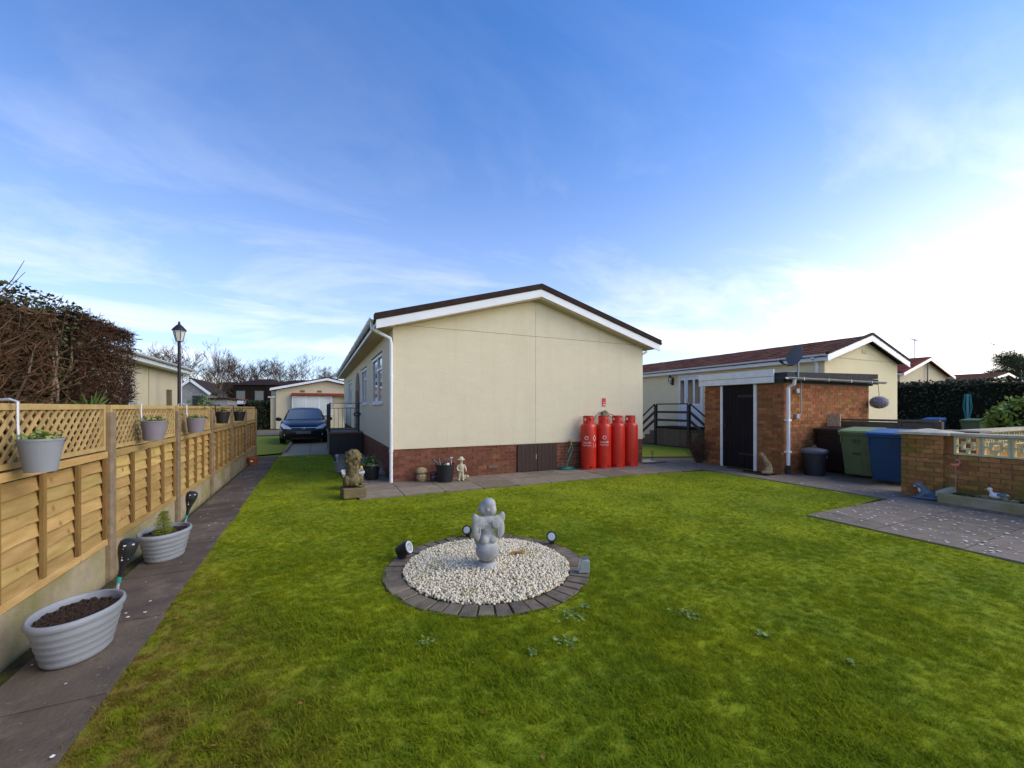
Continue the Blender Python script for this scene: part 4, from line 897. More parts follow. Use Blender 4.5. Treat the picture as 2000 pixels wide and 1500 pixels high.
# ------------------------------------------------------------------ hedges and shrubs
def box_points(n, a, b, shell=.25):
    # points biased to the surface of a box
    a = np.array(a); b = np.array(b); q = RNG.uniform(a, b, (n, 3)); sz = b - a
    ax = RNG.choice([0, 0, 1, 1, 2], n); side = RNG.random(n) < .5
    d = np.abs(RNG.normal(0, shell * .35, n))
    for i in range(3):
        s = (ax == i); q[s, i] = np.where(side[s] | (i == 2), b[i] - d[s], a[i] + d[s])
    return q
def ell_points(n, c, r, shell=.3):
    v = RNG.normal(size=(n, 3)); v /= np.linalg.norm(v, axis=1)[:, None]; rad = 1 - np.abs(RNG.normal(0, shell, n)); return np.array(c) + v * np.array(r) * rad[:, None]
hd = thing('laurel_hedge', (27.5, 8, 0), 'tall dark clipped evergreen hedge behind the garden walls', 'hedge')
mb = MB(); ny = 22; vs = []
for i in range(ny + 1):
    y = .5 + 12.3 * i / ny; j = lambda s: random.uniform(-s, s)
    vs += [(27.0 + j(.12), y, 0), (26.95 + j(.15), y, 1.4 + j(.1)), (27.0 + j(.15), y, 2.5 + j(.1)), (27.5 + j(.1), y, 2.68 + j(.08)), (28.4, y, 2.6), (28.5, y, 0)]
fs = []
for i in range(ny):
    for k in range(5): a = i * 6 + k; fs.append((a, a + 1, a + 7, a + 6))
fs += [tuple(range(6)), tuple(range(ny * 6, ny * 6 + 6))]
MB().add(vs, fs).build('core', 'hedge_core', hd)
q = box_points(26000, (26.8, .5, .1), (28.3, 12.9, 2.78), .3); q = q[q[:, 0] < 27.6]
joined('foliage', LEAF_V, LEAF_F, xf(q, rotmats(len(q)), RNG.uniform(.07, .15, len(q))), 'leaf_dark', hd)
def shrub(name, c, r, n, leafm, size, label, core='hedge_core', tv=LEAF_V, tf=LEAF_F, stem=True, cat='shrub'):
    t = thing(name, (c[0], c[1], 0), label, cat)
    if stem: MB().tube([(c[0], c[1], -.05), (c[0] + .05, c[1], c[2])], [.06, .03], 6).build('trunk', 'bark', t)
    if core: MB().ball(c, (r[0] * .72, r[1] * .72, r[2] * .72), 12, 8).build('core', core, t)
    q = ell_points(n, c, r, .22); joined('foliage', tv, tf, xf(q, rotmats(n), RNG.uniform(size * .6, size * 1.3, n)), leafm, t); return t
c = atd(1990, 812, 9.5); shrub('lime_shrub', (c.x + .6, c.y, 1.15), (.85, .7, .62), 2600, 'leaf_lime', .10, 'bright yellow green leafy shrub beyond the back garden wall')
# twiggy bush beside the shed
c = gp(1366, 905); tb = thing('twiggy_bush', c, 'bare brown twiggy bush growing at the shed corner', 'bush'); mb = MB()
for k in range(150):
    a = random.uniform(0, 6.28); r = random.uniform(.1, .5); h = random.uniform(.35, .95); b = (c.x + .05 * math.cos(a), c.y + .05 * math.sin(a), 0)
    p1 = Vector((c.x + r * .6 * math.cos(a), c.y + r * .6 * math.sin(a), h * .6)); p2 = p1 + Vector((random.uniform(-.14, .14), random.uniform(-.14, .14), h * .4)); mb.tube([b, p1, p2], [.008, .005, .002], 4, False)
mb.build('branches', 'twig_brown', tb, fix=False)
k = 900; q = ell_points(k, (c.x, c.y, .5), (.48, .48, .45), .4); joined('foliage', NEED_V, NEED_F, xf(q, rotmats(k), RNG.uniform(.05, .12, k)), 'twig_brown', tb)
# winter-brown shrubs behind the timber fence
def twigs(n, base_fn, tip_fn, r0, seg=4, wob=.08):
    mb = MB()
    for k in range(n):
        a = Vector(base_fn()); b = Vector(tip_fn(a)); pts_ = []
        for i in range(seg + 1):
            p = a.lerp(b, i / seg)
            if 0 < i < seg: p = p + Vector((random.uniform(-wob, wob), random.uniform(-wob, wob), random.uniform(-wob, wob)))
            pts_.append(p)
        mb.tube(pts_, [r0 * (1 - .8 * i / seg) for i in range(seg + 1)], 4, False)
    return mb
U = random.uniform
s1 = thing('old_hedge_shrub', (-3.1, 4.6, 0), 'large overgrown brown shrub with bare twisted stems behind the fence', 'shrub')
twigs(60, lambda: (U(-3.5, -2.6), U(3.0, 5.8), 0), lambda a: (a.x + U(-.4, .4), a.y + U(-.5, .5), U(1.7, 2.45)), .035, 6, .13).build('trunk', 'bark', s1, fix=False)
twigs(1300, lambda: (U(-3.5, -2.45), U(2.8, 5.8), U(.9, 2.1)), lambda a: (a.x + U(-.3, .5), a.y + U(-.4, .4), min(a.z + U(.1, .7), 2.5 + U(-.1, .22))), .009, 4, .07).build('branches', 'twig_brown', s1, fix=False)
MB().ball((-3.2, 4.4, 1.2), (.5, 1.5, 1.15), 12, 8).build('core', 'brown_core', s1)
q = box_points(17000, (-3.7, 2.7, .6), (-2.45, 5.9, 2.52), .35); q[:, 2] += .10 * np.sin(q[:, 1] * 3.1) + .06 * np.sin(q[:, 1] * 7)
joined('dead_foliage', NEED_V, NEED_F, xf(q, rotmats(len(q)), RNG.uniform(.06, .20, len(q))), 'twig_brown', s1)
q = q[RNG.random(len(q)) < .6]; joined('brown_leaves', LEAF_V, LEAF_F, xf(q, rotmats(len(q)), RNG.uniform(.025, .06, len(q))), 'leaf_brown', s1)
k = 900; q = np.c_[RNG.uniform(-3.5, -2.5, k), RNG.uniform(3.0, 5.8, k), RNG.normal(2.45, .09, k)]; joined('green_tips', LEAF_V, LEAF_F, xf(q, rotmats(k), RNG.uniform(.025, .055, k)), 'leaf_dark', s1)
s2 = thing('cut_back_shrub', (-2.9, 6.25, 0), 'cut back shrub with thick bare stems and green tips behind the fence', 'shrub')
twigs(14, lambda: (U(-3.1, -2.7), U(6.0, 6.5), 0), lambda a: (a.x + U(-.3, .3), a.y + U(-.4, .4), U(2.0, 2.6)), .04, 6, .09).build('trunk', 'bark_pale', s2, fix=False)
twigs(220, lambda: (U(-3.2, -2.55), U(5.8, 6.7), U(1.5, 2.35)), lambda a: (a.x + U(-.2, .2), a.y + U(-.2, .2), a.z + U(.1, .33)), .012, 3, .04).build('branches', 'twig_brown', s2, fix=False)
MB().ball((-3.3, 6.2, 1.2), (.3, .5, 1.0), 10, 7).build('core', 'brown_core', s2)
k = 5200; q = np.c_[RNG.uniform(-3.4, -2.5, k), RNG.uniform(5.5, 6.8, k), np.minimum(RNG.normal(2.2, .35, k), 2.68)]; joined('foliage', LEAF_V, LEAF_F, xf(q, rotmats(k), RNG.uniform(.025, .06, k)), 'leaf_dark', s2)
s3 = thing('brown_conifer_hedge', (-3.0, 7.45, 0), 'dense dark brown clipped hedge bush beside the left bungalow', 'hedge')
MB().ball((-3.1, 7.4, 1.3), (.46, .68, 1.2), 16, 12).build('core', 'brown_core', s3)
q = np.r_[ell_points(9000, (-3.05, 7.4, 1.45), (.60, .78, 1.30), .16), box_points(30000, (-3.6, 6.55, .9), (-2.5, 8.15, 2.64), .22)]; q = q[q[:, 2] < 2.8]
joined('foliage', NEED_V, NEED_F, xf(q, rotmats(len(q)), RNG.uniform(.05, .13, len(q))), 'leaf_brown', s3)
q = q[RNG.random(len(q)) < .5]; joined('twigs', LEAF_V, LEAF_F, xf(q, rotmats(len(q)), RNG.uniform(.02, .045, len(q))), 'leaf_brown', s3)
pm = thing('palm_plant', (-2.2, 5.95, 0), 'green spiky palm leaves rising behind the fence', 'plant'); mb = MB()
for k in range(46):
    a = random.uniform(0, 6.28); e = random.uniform(.2, 1.4); L = random.uniform(.2, .34); b = Vector((-2.2, 5.95, 1.4)); d = Vector((math.cos(a) * math.cos(e), math.sin(a) * math.cos(e), math.sin(e))); sd2 = d.cross(Vector((0, 0, 1))).normalized() * .012; tip = b + d * L + Vector((0, 0, -.08 * math.cos(e)))
    mb.add([b - sd2 * .5, b + sd2 * .5, b + d * L * .6 + sd2, tip, b + d * L * .6 - sd2], [(0, 1, 2, 3, 4)])
mb.build('leaves', 'leaf_green', pm, fix=False); MB().tube([(-2.2, 5.95, -.05), (-2.2, 5.95, 1.4)], .05, 8).build('trunk', 'bark', pm)
for (u, lab_) in ((393, 'leafy climber rising above the trellis beside the mauve pot'), (411, 'leafy climber on the trellis between mauve and black pots')):
    p = onx(u, 790, -1.78); t = thing('climbing_plant', (p.x, p.y, 0), lab_, 'plant', 'climbers on the fence')
    MB().tube([(p.x, p.y, 0), (p.x, p.y, 1.5)], .012, 5).build('stem', 'bark', t); k = 130; q = np.c_[RNG.normal(p.x, .06, k), RNG.normal(p.y, .16, k), RNG.normal(1.5, .12, k)]
    joined('foliage', LEAF_V, LEAF_F, xf(q, rotmats(k), RNG.uniform(.04, .08, k)), 'leaf_green', t)
# ------------------------------------------------------------------ left bungalow, lamp post, buildings down the lane
lb = thing('left_bungalow', (-4.5, 14, 0), 'cream bungalow with white gutter and window behind the brown hedge', 'bungalow')
BX = -4.5; BY0, BY1, BZ = 9.6, 18.7, 2.78
MB().box((BX - 5, BY0, 0), (BX, BY1, BZ)).build('wall', 'cream3', lb)
MB().prism([(BX + .3, BZ + .16), (BX - 2.5, BZ + .75), (BX - 5.3, BZ + .16), (BX - 5.3, BZ + .08), (BX + .3, BZ + .08)], BY0 - .3, BY1 + .25).build('roof', 'roof_dark', lb)
MB().box((BX + .28, BY0 - .3, BZ - .05), (BX + .30, BY1 + .25, BZ + .12)).build('fascia', 'upvc', lb); MB().box((BX, BY0 - .3, BZ - .05), (BX + .28, BY1 + .25, BZ - .02)).build('soffit', 'upvc', lb); gutter(lb, BX + .36, BY0 - .3, BY1 + .3, BZ + .12)
for (a, b) in ((13.55, 14.35),):
    f = MB(); f.box((BX + .001, a, .95), (BX + .05, a + .1, 2.45)); f.box((BX + .001, b - .1, .95), (BX + .05, b, 2.45)); f.box((BX + .001, a + .1, 2.35), (BX + .05, b - .1, 2.45)); f.box((BX + .001, a + .1, .95), (BX + .05, b - .1, 1.05)); w_ = f.build('window', 'upvc', lb); MB().box((BX + .002, a + .05, 1.0), (BX + .02, b - .05, 2.4)).build('pane', 'glass', w_)
MB().box((BX + .001, 17.2, .2), (BX + .1, 17.4, 2.1)).build('duct', 'old_wood', lb); MB().box((BX + .001, 15.6, .2), (BX + .008, 15.62, 2.7)).build('cover_strip', 'groove', lb)
MB().tube([(BX + .36, BY1 + .1, BZ + .05), (BX + .05, BY1 - .1, BZ - .25), (BX + .05, BY1 - .1, .1)], .035, 8).build('downpipe', 'upvc', lb)
lp = atd(350, 628, 12.9); lx, ly = lp.x, lp.y
lt = thing('lamp_post', (lx, ly, 0), 'black lamp post with white lantern behind the fence', 'lamp post')
MB().lathe([(.07, 0), (.07, .8), (.05, .9), (.042, 3.55), (0, 3.55)], (lx, ly, 0), 12).build('post', 'black_paint', lt, smooth=True); zt = lp.z
MB().lathe([(.085, 0), (.16, .34), (.0, .34)], (lx, ly, 3.58), 6).build('lantern_glass', 'lamp_glass', lt); MB().lathe([(.20, 0), (.17, .05), (.09, .15), (.035, .2), (.03, .27), (0, .3)], (lx, ly, 3.922), 12).build('cap', 'black_paint', lt, smooth=True)
MB().lathe([(.03, 0), (.1, .03), (0, .03)], (lx, ly, 3.552), 12).build('collar', 'black_paint', lt)
for a in range(6):
    t = a * math.pi / 3; MB().bar((lx + .088 * math.cos(t), ly + .088 * math.sin(t), 3.58), (lx + .163 * math.cos(t), ly + .163 * math.sin(t), 3.92), .014, .014).build('bar', 'black_paint', lt)
def facing_home(name, u0, u1, vtop, D, label, wallm='cream3', depth=8, apex=None, base=0.):
    """a small home seen end-on; u0,u1 wall edges, vtop eaves"""
    a = atd(u0, vtop, D); b = atd(u1, vtop, D); y = (a.y + b.y) / 2; return a.x, b.x, y, a.z
pz = atd(372, 742, 24); pw = thing('gabled_porch', (pz.x, pz.y, 0), 'small grey porch with white gabled bargeboards beyond the left bungalow', 'porch')
MB().prism([(pz.x - .75, 0), (pz.x + .75, 0), (pz.x + .75, 2.45), (pz.x, pz.z - .1), (pz.x - .75, 2.45)], pz.y, pz.y + 3).build('wall', 'grey_clad', pw); 
for s in (-1, 1): MB().bar((pz.x + s * .98, pz.y - .12, 2.28), (pz.x, pz.y - .12, pz.z), .04, .14).build('bargeboard', 'upvc', pw)
MB().prism([(pz.x - 1.0, 2.36), (pz.x, pz.z + .08), (pz.x + 1.0, 2.36), (pz.x, pz.z + .14)], pz.y - .1, pz.y + 5).build('roof', 'roof_dark', pw); MB().box((pz.x + .1, pz.y - .03, .9), (pz.x + .6, pz.y - .001, 2.2)).build('window', 'glass', pw)
MB().box((pz.x + .76, pz.y + .6, 0), (pz.x + 1.7, pz.y + 4, 2.0)).build('side_room', 'grey_clad', pw); MB().box((pz.x + .7, pz.y + .5, 2.0), (pz.x + 1.8, pz.y + 4, 2.1)).build('side_roof', 'roof_dark', pw)
yl = atd(420, 778, 30); yh = thing('yellow_cabin', (yl.x, yl.y, 0), 'low pale yellow cabin with red brown roof down the lane', 'cabin')
MB().box((yl.x - 2.2, yl.y, 0), (yl.x + 1.1, yl.y + 6, yl.z - .1)).build('wall', 'cream2', yh); MB().prism([(yl.x - 2.4, yl.z + .35), (yl.x + 1.3, yl.z + .02), (yl.x + 1.3, yl.z - .08), (yl.x - 2.4, yl.z - .08)], yl.y - .3, yl.y + 6.2).build('roof', 'roof_brown', yh)
cp = atd(470, 786, 30); ct = thing('carport', (cp.x, cp.y, 0), 'carport with flat white fascia roof beside the dark hedge', 'carport')
MB().box((cp.x - 1.3, cp.y, cp.z - .12), (cp.x + 1.3, cp.y + 5, cp.z + .12)).build('roof', 'upvc', ct)
for x in (-1.15, 1.15): MB().box((cp.x + x - .06, cp.y + .1, 0), (cp.x + x + .06, cp.y + .22, cp.z - .122)).build('post', 'old_wood', ct)
MB().box((cp.x - 1.2, cp.y + 3, 0), (cp.x + 1.2, cp.y + 3.1, cp.z - .125)).build('back_panel', 'wood_far', ct)
hh_ = gp(512, 838); hg = thing('cypress_hedge', hh_, 'dark green hedge block at the end of the path', 'hedge')
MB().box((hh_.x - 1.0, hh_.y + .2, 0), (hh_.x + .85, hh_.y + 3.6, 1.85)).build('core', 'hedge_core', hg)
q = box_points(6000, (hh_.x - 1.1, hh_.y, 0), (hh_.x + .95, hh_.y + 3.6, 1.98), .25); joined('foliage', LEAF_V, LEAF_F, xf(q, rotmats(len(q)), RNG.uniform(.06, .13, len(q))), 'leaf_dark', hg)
bs = gp(570, 848); shrub('brown_bush', (bs.x, bs.y + 1, .42), (.45, .5, .42), 900, 'leaf_brown', .08, 'small reddish brown bush beside the parked car', 'brown_core', stem=False)
# far home facing down the lane
fx0 = atd(540, 765, 29).x; fy = 33.0; fz = 2.72; fx1 = fx0 + 6.5; fm = (fx0 + fx1) / 2
fh = thing('far_bungalow', (fm, fy, 0), 'cream bungalow with bow windows and red canopy behind the black car', 'bungalow')
MB().prism([(fx0, 0), (fx1, 0), (fx1, fz), (fm, fz + .72), (fx0, fz)], fy, fy + 10).build('wall', 'cream3', fh)
for s in (-1, 1):
    e = fm + s * 3.6; MB().prism([(fm, fz + 1.0), (e, fz + .2), (e, fz + .12), (fm, fz + .92)], fy - .35, fy + 10.2).build('roof', 'roof_dark', fh)
    MB().prism([(fm, fz + .918), (e, fz + .118), (e, fz - .04), (fm, fz + .76)], fy - .36, fy - .30).build('bargeboard', 'upvc', fh)
MB().prism([(fx0 + 1.0, 2.53), (fx1 - .2, 2.53), (fx1 - .2, 2.34), (fx0 + .9, 2.34)], fy - .45, fy - .02).build('canopy', 'awning', fh)
def fwin(x0, x1, z0, z1, n_):
    w_ = MB(); w_.box((x0, fy - .28, z0 - .06), (x1, fy - .001, z0)); w_.box((x0, fy - .28, z1), (x1, fy - .001, z1 + .06))
    for k in range(n_ + 1): xk = x0 + (x1 - x0) * k / n_; w_.box((max(x0, xk - .06), fy - .279, z0), (min(x1, xk + .06), fy - .03, z1))
    w_ = w_.build('window', 'upvc', fh); MB().box((x0 + .02, fy - .2, z0), (x1 - .02, fy - .19, z1)).build('blind', 'blind', w_)
    for k in range(n_):
        a = x0 + (x1 - x0) * k / n_ + .06; b = x0 + (x1 - x0) * (k + 1) / n_ - .06
        MB().box((a, fy - .26, z0), (b, fy - .25, z1)).build('pane', mat('pane_clear', (.5, .55, .52), rough=.08, spec=.8), w_)
        for j in range(int((b - a) / .12)): MB().box((a + j * .12, fy - .2605, z0), (a + j * .12 + .012, fy - .2602, z1)).build('blind_slat_gap', 'grey_clad', w_)
fwin(fx0 + 1.0, fx0 + 3.6, 1.0, 2.26, 3); fwin(fx0 + 4.6, fx0 + 5.8, 1.0, 2.26, 1)
MB().box((fx0 - .35, fy + .2, 0), (fx0 - .02, fy + 8, 2.2)).build('side_bay', 'cream3', fh); MB().box((fx0 - .5, fy + .1, 2.2), (fx0 - .01, fy + 8, 2.28)).build('side_gutter', 'upvc', fh)
for x in (fx0 + 1.5, fx0 + 2.6, fx1 - 1.2): MB().box((x, fy - .02, fz - .12), (x + .3, fy - .001, fz + .02)).build('vent', 'old_wood', fh)
# ------------------------------------------------------------------ far bare trees, dark houses
def tree_mesh(seed, H, spread=.5, levels=5, up=.25):
    rd = random.Random(seed); trunk = MB(); br = MB()
    def grow(p, d, L, r, lv):
        n_ = 3; pts_ = [p]; q = p
        for i in range(n_):
            d = (d + Vector((rd.uniform(-.16, .16), rd.uniform(-.16, .16), rd.uniform(-.05, .12)))).normalized(); q = q + d * L / n_; pts_.append(q)
        (trunk if lv <= 1 else br).tube(pts_, [r * (1 - .5 * i / n_) for i in range(n_ + 1)], 5 if lv < 2 else 3, False)
        if lv >= levels: return
        kids = rd.randint(3, 4) if lv > 0 else 6
        for k in range(kids):
            t = rd.uniform(.4, 1.) if lv else rd.uniform(.35, 1.); j = t * n_; i0 = min(int(j), n_ - 1); s = pts_[i0].lerp(pts_[i0 + 1], j - i0)
            a = rd.uniform(0, 6.28); sd = Vector((math.cos(a), math.sin(a), up)) ; nd = (d * (1 - spread) + sd * spread).normalized()
            grow(s, nd, L * rd.uniform(.5, .72), max(r * .5, .012), lv + 1)
    grow(Vector((0, 0, -.1)), Vector((0, 0, 1)), H * .5, H * .016, 0)
    return trunk.mesh('trunk', fix=False), br.mesh('branches', fix=False)
PT = []
for sd_i, (H, sp) in enumerate(((9, .45), (8, .55), (10, .4))):
    a, b = tree_mesh(40 + sd_i, H, sp); a.materials.append(MATS['bark_pale' if sd_i == 0 else 'bark']); b.materials.append(MATS['twig_far']); PT.append((H, a, b))
LB = ['bare birch with pale trunk rising above the lane rooftops', 'bare spreading winter tree beyond the lane houses', 'tall bare winter tree behind the dark roofed houses']
LT = iter(['bare spreading tree above the left bungalow roof', 'bare bushy tree beside the lamp post lantern', 'tall pale birch directly behind the lamp post', 'tall thin pale birch standing above the yellow cabin', 'bare tree rising behind the small gabled porch', 'bare tree above the gap between porch and yellow cabin', 'bare round crowned tree behind the dim distant house', 'smaller bare tree behind the carport roof', 'tall bare tree over the end of the carport', 'bare spreading tree over the ridge of the hip roofed house behind the carport', 'tallest bare tree rising between the two dark hip roofed houses', 'bare tree above the hip roofed house behind the far bungalow', 'bare tree behind the far bungalow ridge', 'bare tree peeping over the far bungalow beside the main house gutter', 'bare tree behind the cypress hedge and carport', 'smaller bare tree between two taller trees behind the dark houses', 'bare tree top above the brown park home roof'])
def bare_tree(u, vtop, D, kind, lab=None, rz=None, wide=1.):
    lab = next(LT)
    p = atd(u, vtop, D); H, a, b = PT[kind]; s = p.z / (H * .98)
    t = thing('bare_tree', (p.x, p.y, 0), lab or LB[kind], 'tree', 'bare trees along the skyline')
    for nm, me in (('trunk', a), ('branches', b)):
        o = bpy.data.objects.new(nm, me); COL.objects.link(o); o.parent = t; o.rotation_euler = (0, 0, rz if rz is not None else random.uniform(0, 6.28)); o.scale = (s * wide, s * wide, s)
    return t
for (u, v, D, k, w) in ((300, 672, 46, 1, 1.1), (318, 668, 52, 1, 1.1), (338, 640, 44, 0, .7), (425, 650, 40, 0, .55), (375, 698, 52, 1, 1.1), (398, 705, 56, 2, 1.1), (440, 690, 50, 1, .9), (462, 702, 58, 1, 1.0), (492, 694, 54, 2, .9), (520, 690, 55, 1, 1.0), (556, 686, 52, 2, .9), (583, 700, 58, 1, .9), (640, 706, 58, 1, .9), (655, 712, 60, 2, .9), (476, 695, 60, 2, 1.), (540, 697, 62, 1, 1.), (1262, 715, 60, 1, .8)): bare_tree(u, v, D, k, None, None, w)
def dark_house(u0, u1, vr, ve, D, label):
    a = atd(u0, ve, D); b = atd(u1, ve, D); m = (a + b) / 2; zr = atd(u0, vr, D).z; w = (b - a).length / 2
    t = thing('distant_house', (m.x, m.y, 0), label, 'house', None, -TH)
    MB().box((-w * .92, 0, 0), (w * .92, 6, a.z)).build('wall', mat('far_brick', (.042, .026, .020), (.032, .02, .016), 2, .9), t, local=True)
    MB().add([(-w, -.4, a.z), (w, -.4, a.z), (w, 6.4, a.z), (-w, 6.4, a.z), (-w * .35, 3, zr), (w * .35, 3, zr)], [(0, 3, 2, 1), (0, 1, 5, 4), (1, 2, 5), (2, 3, 4, 5), (3, 0, 4)]).build('roof', mat('far_roof', (.040, .022, .018), (.03, .018, .016), 2, .9), t, local=True)
    for s in (-.5, .45):
        f = MB().box((w * s - .6, -.06, a.z - 1.9), (w * s + .6, -.005, a.z - .6)).build('window', 'brown_wood', t, local=True); MB().box((w * s - .5, -.08, a.z - 1.8), (w * s + .5, -.061, a.z - .7)).build('pane', 'glass', f, local=True)
dark_house(452, 528, 737, 752, 48, 'dark hip roofed house among the bare trees behind the carport'); dark_house(519, 600, 739, 752, 46, 'dark hip roofed house rising behind the far bungalow'); dark_house(380, 460, 744, 760, 60, 'dim distant house behind the lane trees')
wd = MB(); 
for k in range(80):
    p = atd(300 + k * 4.4, 770 + random.uniform(-14, 8), 66); wd.ball((p.x, p.y, p.z * .5), (1.6, 1.5, p.z * .55), 7, 5)
w_ = wd.build('far_wood', 'wood_far', fix=False); struct(w_, 'stuff'); w_['label'] = 'dark far woodland undergrowth behind the lane'
# evergreen far right
pe = atd(1985, 690, 46); pt_ = thing('pine_tree', (pe.x, pe.y, 0), 'dark evergreen pine rising over the far right roofs', 'tree')
MB().tube([(pe.x, pe.y, 0), (pe.x + .3, pe.y, pe.z * .6), (pe.x, pe.y, pe.z)], [.3, .2, .05], 8).build('trunk', 'bark', pt_)
q = np.concatenate([ell_points(500, (pe.x + RNG.uniform(-3, 3.6), pe.y + RNG.uniform(-2, 2), RNG.uniform(4.2, pe.z - .3)), (1.3, 1.2, .7), .3) for k in range(22)])
joined('crown', NEED_V, NEED_F, xf(q, rotmats(len(q)), RNG.uniform(.3, .75, len(q))), 'leaf_dark', pt_)
# ------------------------------------------------------------------ parked car
cx0 = gp(592, 868); car = thing('parked_car', (cx0.x + .02, cx0.y + .1, 0), 'black hatchback car parked on the drive facing the garden', 'car')
# local: nose at y=0, length +y
def loft(st, m, name, parent, smooth=45):
    n_ = len(st[0][1]); vs = []; fs = []
    for y, pr_ in st: vs += [(x, y, z) for x, z in pr_] + [(-x, y, z) for x, z in pr_[::-1]]
    k = 2 * n_
    for i in range(len(st) - 1):
        for j in range(k): a = i * k + j; b = i * k + (j + 1) % k; fs.append((a, b, b + k, a + k))
    fs += [tuple(range(k)), tuple((len(st) - 1) * k + j for j in range(k))]
    o = MB().add(vs, fs).build(name, m, parent, smooth=smooth, local=True)
    return o
def sec(w, zb, zs, zt, crown=.03): return [(w * .80, zb), (w * .97, zb + .08), (w, zs * .62 + zb * .38), (w * .985, zs), (w * .90, zt - .015), (w * .45, zt + crown * .7)]
body = loft([(0.0, sec(.66, .24, .52, .60)), (.05, sec(.76, .20, .60, .68)), (.22, sec(.86, .18, .70, .77)), (.6, sec(.905, .18, .78, .87)), (1.1, sec(.915, .18, .84, .96)), (1.4, sec(.92, .18, .88, 1.0, .02)), (3.4, sec(.92, .2, .90, 1.0, .02)), (4.0, sec(.88, .25, .88, .98, .02)), (4.3, sec(.78, .35, .8, .9, .02))], 'car_black', 'body', car)
def csec(w0, z0, w1, z1): return [(w0, z0), (w0 * .995, z0 + .04), (w1 + (w0 - w1) * .3, z0 + (z1 - z0) * .7), (w1, z1 - .05), (w1 * .86, z1 - .005), (w1 * .4, z1 + .015)]
loft([(1.30, csec(.80, .955, .79, 1.0)), (1.75, csec(.81, .96, .68, 1.26)), (2.15, csec(.81, .96, .61, 1.455)), (2.7, csec(.81, .96, .61, 1.49)), (3.4, csec(.80, .96, .60, 1.46)), (3.95, csec(.78, .95, .60, 1.28)), (4.2, csec(.74, .92, .66, 1.0))], 'car_black', 'cabin', car)
# windscreen: slightly proud of the cabin shell
ws = MB(); rows_ = [(1.24, .985, .74), (1.62, 1.215, .665), (1.96, 1.395, .575)]
vs = []
for y, z, w in rows_:
    for k in range(7): s = -1 + k / 3; vs.append((w * s, y + .05 * s * s - .03, z + .022 * (1 - s * s)))
fs = [(i * 7 + k, i * 7 + k + 1, i * 7 + k + 8, i * 7 + k + 7) for i in range(2) for k in range(6)]
wso = ws.add(vs, fs).build('windscreen', mat('car_glass', (.20, .215, .225), rough=.08, spec=.6), car, smooth=True, local=True)
for s in (-1, 1):
    MB().prism([(.25 * s, 0), (.62 * s, .01), (.62 * s, .02), (.25 * s, .012)], 0, .02).build('wiper', 'black_plastic', wso, local=True).location = (0, 1.22, .985)
    hl = MB().add([(.44 * s, .062, .575), (.72 * s, .075, .60), (.85 * s, .30, .735), (.80 * s, .40, .80), (.62 * s, .20, .735), (.47 * s, .075, .64)], [(0, 1, 2, 3, 4, 5)]); 
    vv = [Vector(p) for p in hl.v]; hl.v = [(p.x, p.y - .055, p.z + .045) for p in vv] + [(p.x * .96, p.y + .05, p.z - .01) for p in vv]; hl.f = [(0, 1, 2, 3, 4, 5), (11, 10, 9, 8, 7, 6)] + [(i, i + 6, (i + 1) % 6 + 6, (i + 1) % 6) for i in range(6)]
    h_ = hl.build('headlight', 'lens', car, smooth=True, local=True); MB().ball((.62 * s, .085, .65), .055, 10, 6).build('bulb_housing', 'chrome', h_, local=True)
    MB().lathe([(0, -.01), (.05, -.01), (.055, .0), (.055, .02)], (.66 * s, .035, .40), 14, tilt=Euler((R(90), 0, 0)).to_matrix()).build('fog_light', 'lens', car, local=True)
    mr = MB().ball((1.0 * s, 1.42, 1.0), (.12, .07, .085), 12, 8).build('door_mirror', 'car_black', car, smooth=True, local=True); MB().tube([(.88 * s, 1.42, .95), (.97 * s, 1.42, .98)], .025, 6).build('mirror_arm', 'black_plastic', mr, local=True)
    for y in (.78, 3.4):
        w_ = MB().lathe([(.20, -.1), (.30, -.1), (.32, -.07), (.32, .07), (.30, .1), (.20, .1)], (.80 * s, y, .32), 24, tilt=Euler((0, R(90), 0)).to_matrix()).build('wheel', 'tyre', car, smooth=True, local=True); MB().lathe([(0, -.06), (.2, -.09), (.2, .09), (0, .06)], (.805 * s, y, .32), 16, tilt=Euler((0, R(90), 0)).to_matrix()).build('rim', 'grey_metal', w_, local=True)
    sw = MB().add([(.825 * s, 1.55, .99), (.825 * s, 3.3, .99), (.64 * s, 3.1, 1.40), (.65 * s, 2.2, 1.41)], [(0, 1, 2, 3)]).build('side_window', 'car_glass', car, local=True)
gr = MB().add([(-.36, -.012, .56), (.36, -.012, .56), (.44, .03, .655), (-.44, .03, .655), (-.36, .05, .56), (.36, .05, .56), (.44, .09, .655), (-.44, .09, .655)], [(0, 1, 2, 3), (4, 7, 6, 5), (0, 4, 5, 1), (2, 6, 7, 3), (1, 5, 6, 2), (0, 3, 7, 4)]).build('grille', 'black_plastic', car, local=True)
MB().tube([(-.46, .035, .672), (-.2, .004, .675), (0, -.004, .676), (.2, .004, .675), (.46, .035, .672)], .016, 8).build('chrome_strip', 'chrome', gr, smooth=True, local=True)
em = MB().ball((0, -.02, .632), (.075, .014, .032), 18, 8).build('emblem', 'chrome', gr, smooth=True, local=True); MB().ball((0, -.028, .632), (.062, .012, .024), 16, 6).build('emblem_field', 'plate_grey', em, smooth=True, local=True)
MB().add([(-.44, -.004, .235), (.44, -.004, .235), (.52, .03, .40), (-.52, .03, .40), (-.44, .06, .235), (.44, .06, .235), (.52, .09, .40), (-.52, .09, .40)], [(0, 1, 2, 3), (4, 7, 6, 5), (0, 4, 5, 1), (2, 6, 7, 3), (1, 5, 6, 2), (0, 3, 7, 4)]).build('lower_intake', 'black_plastic', car, local=True)
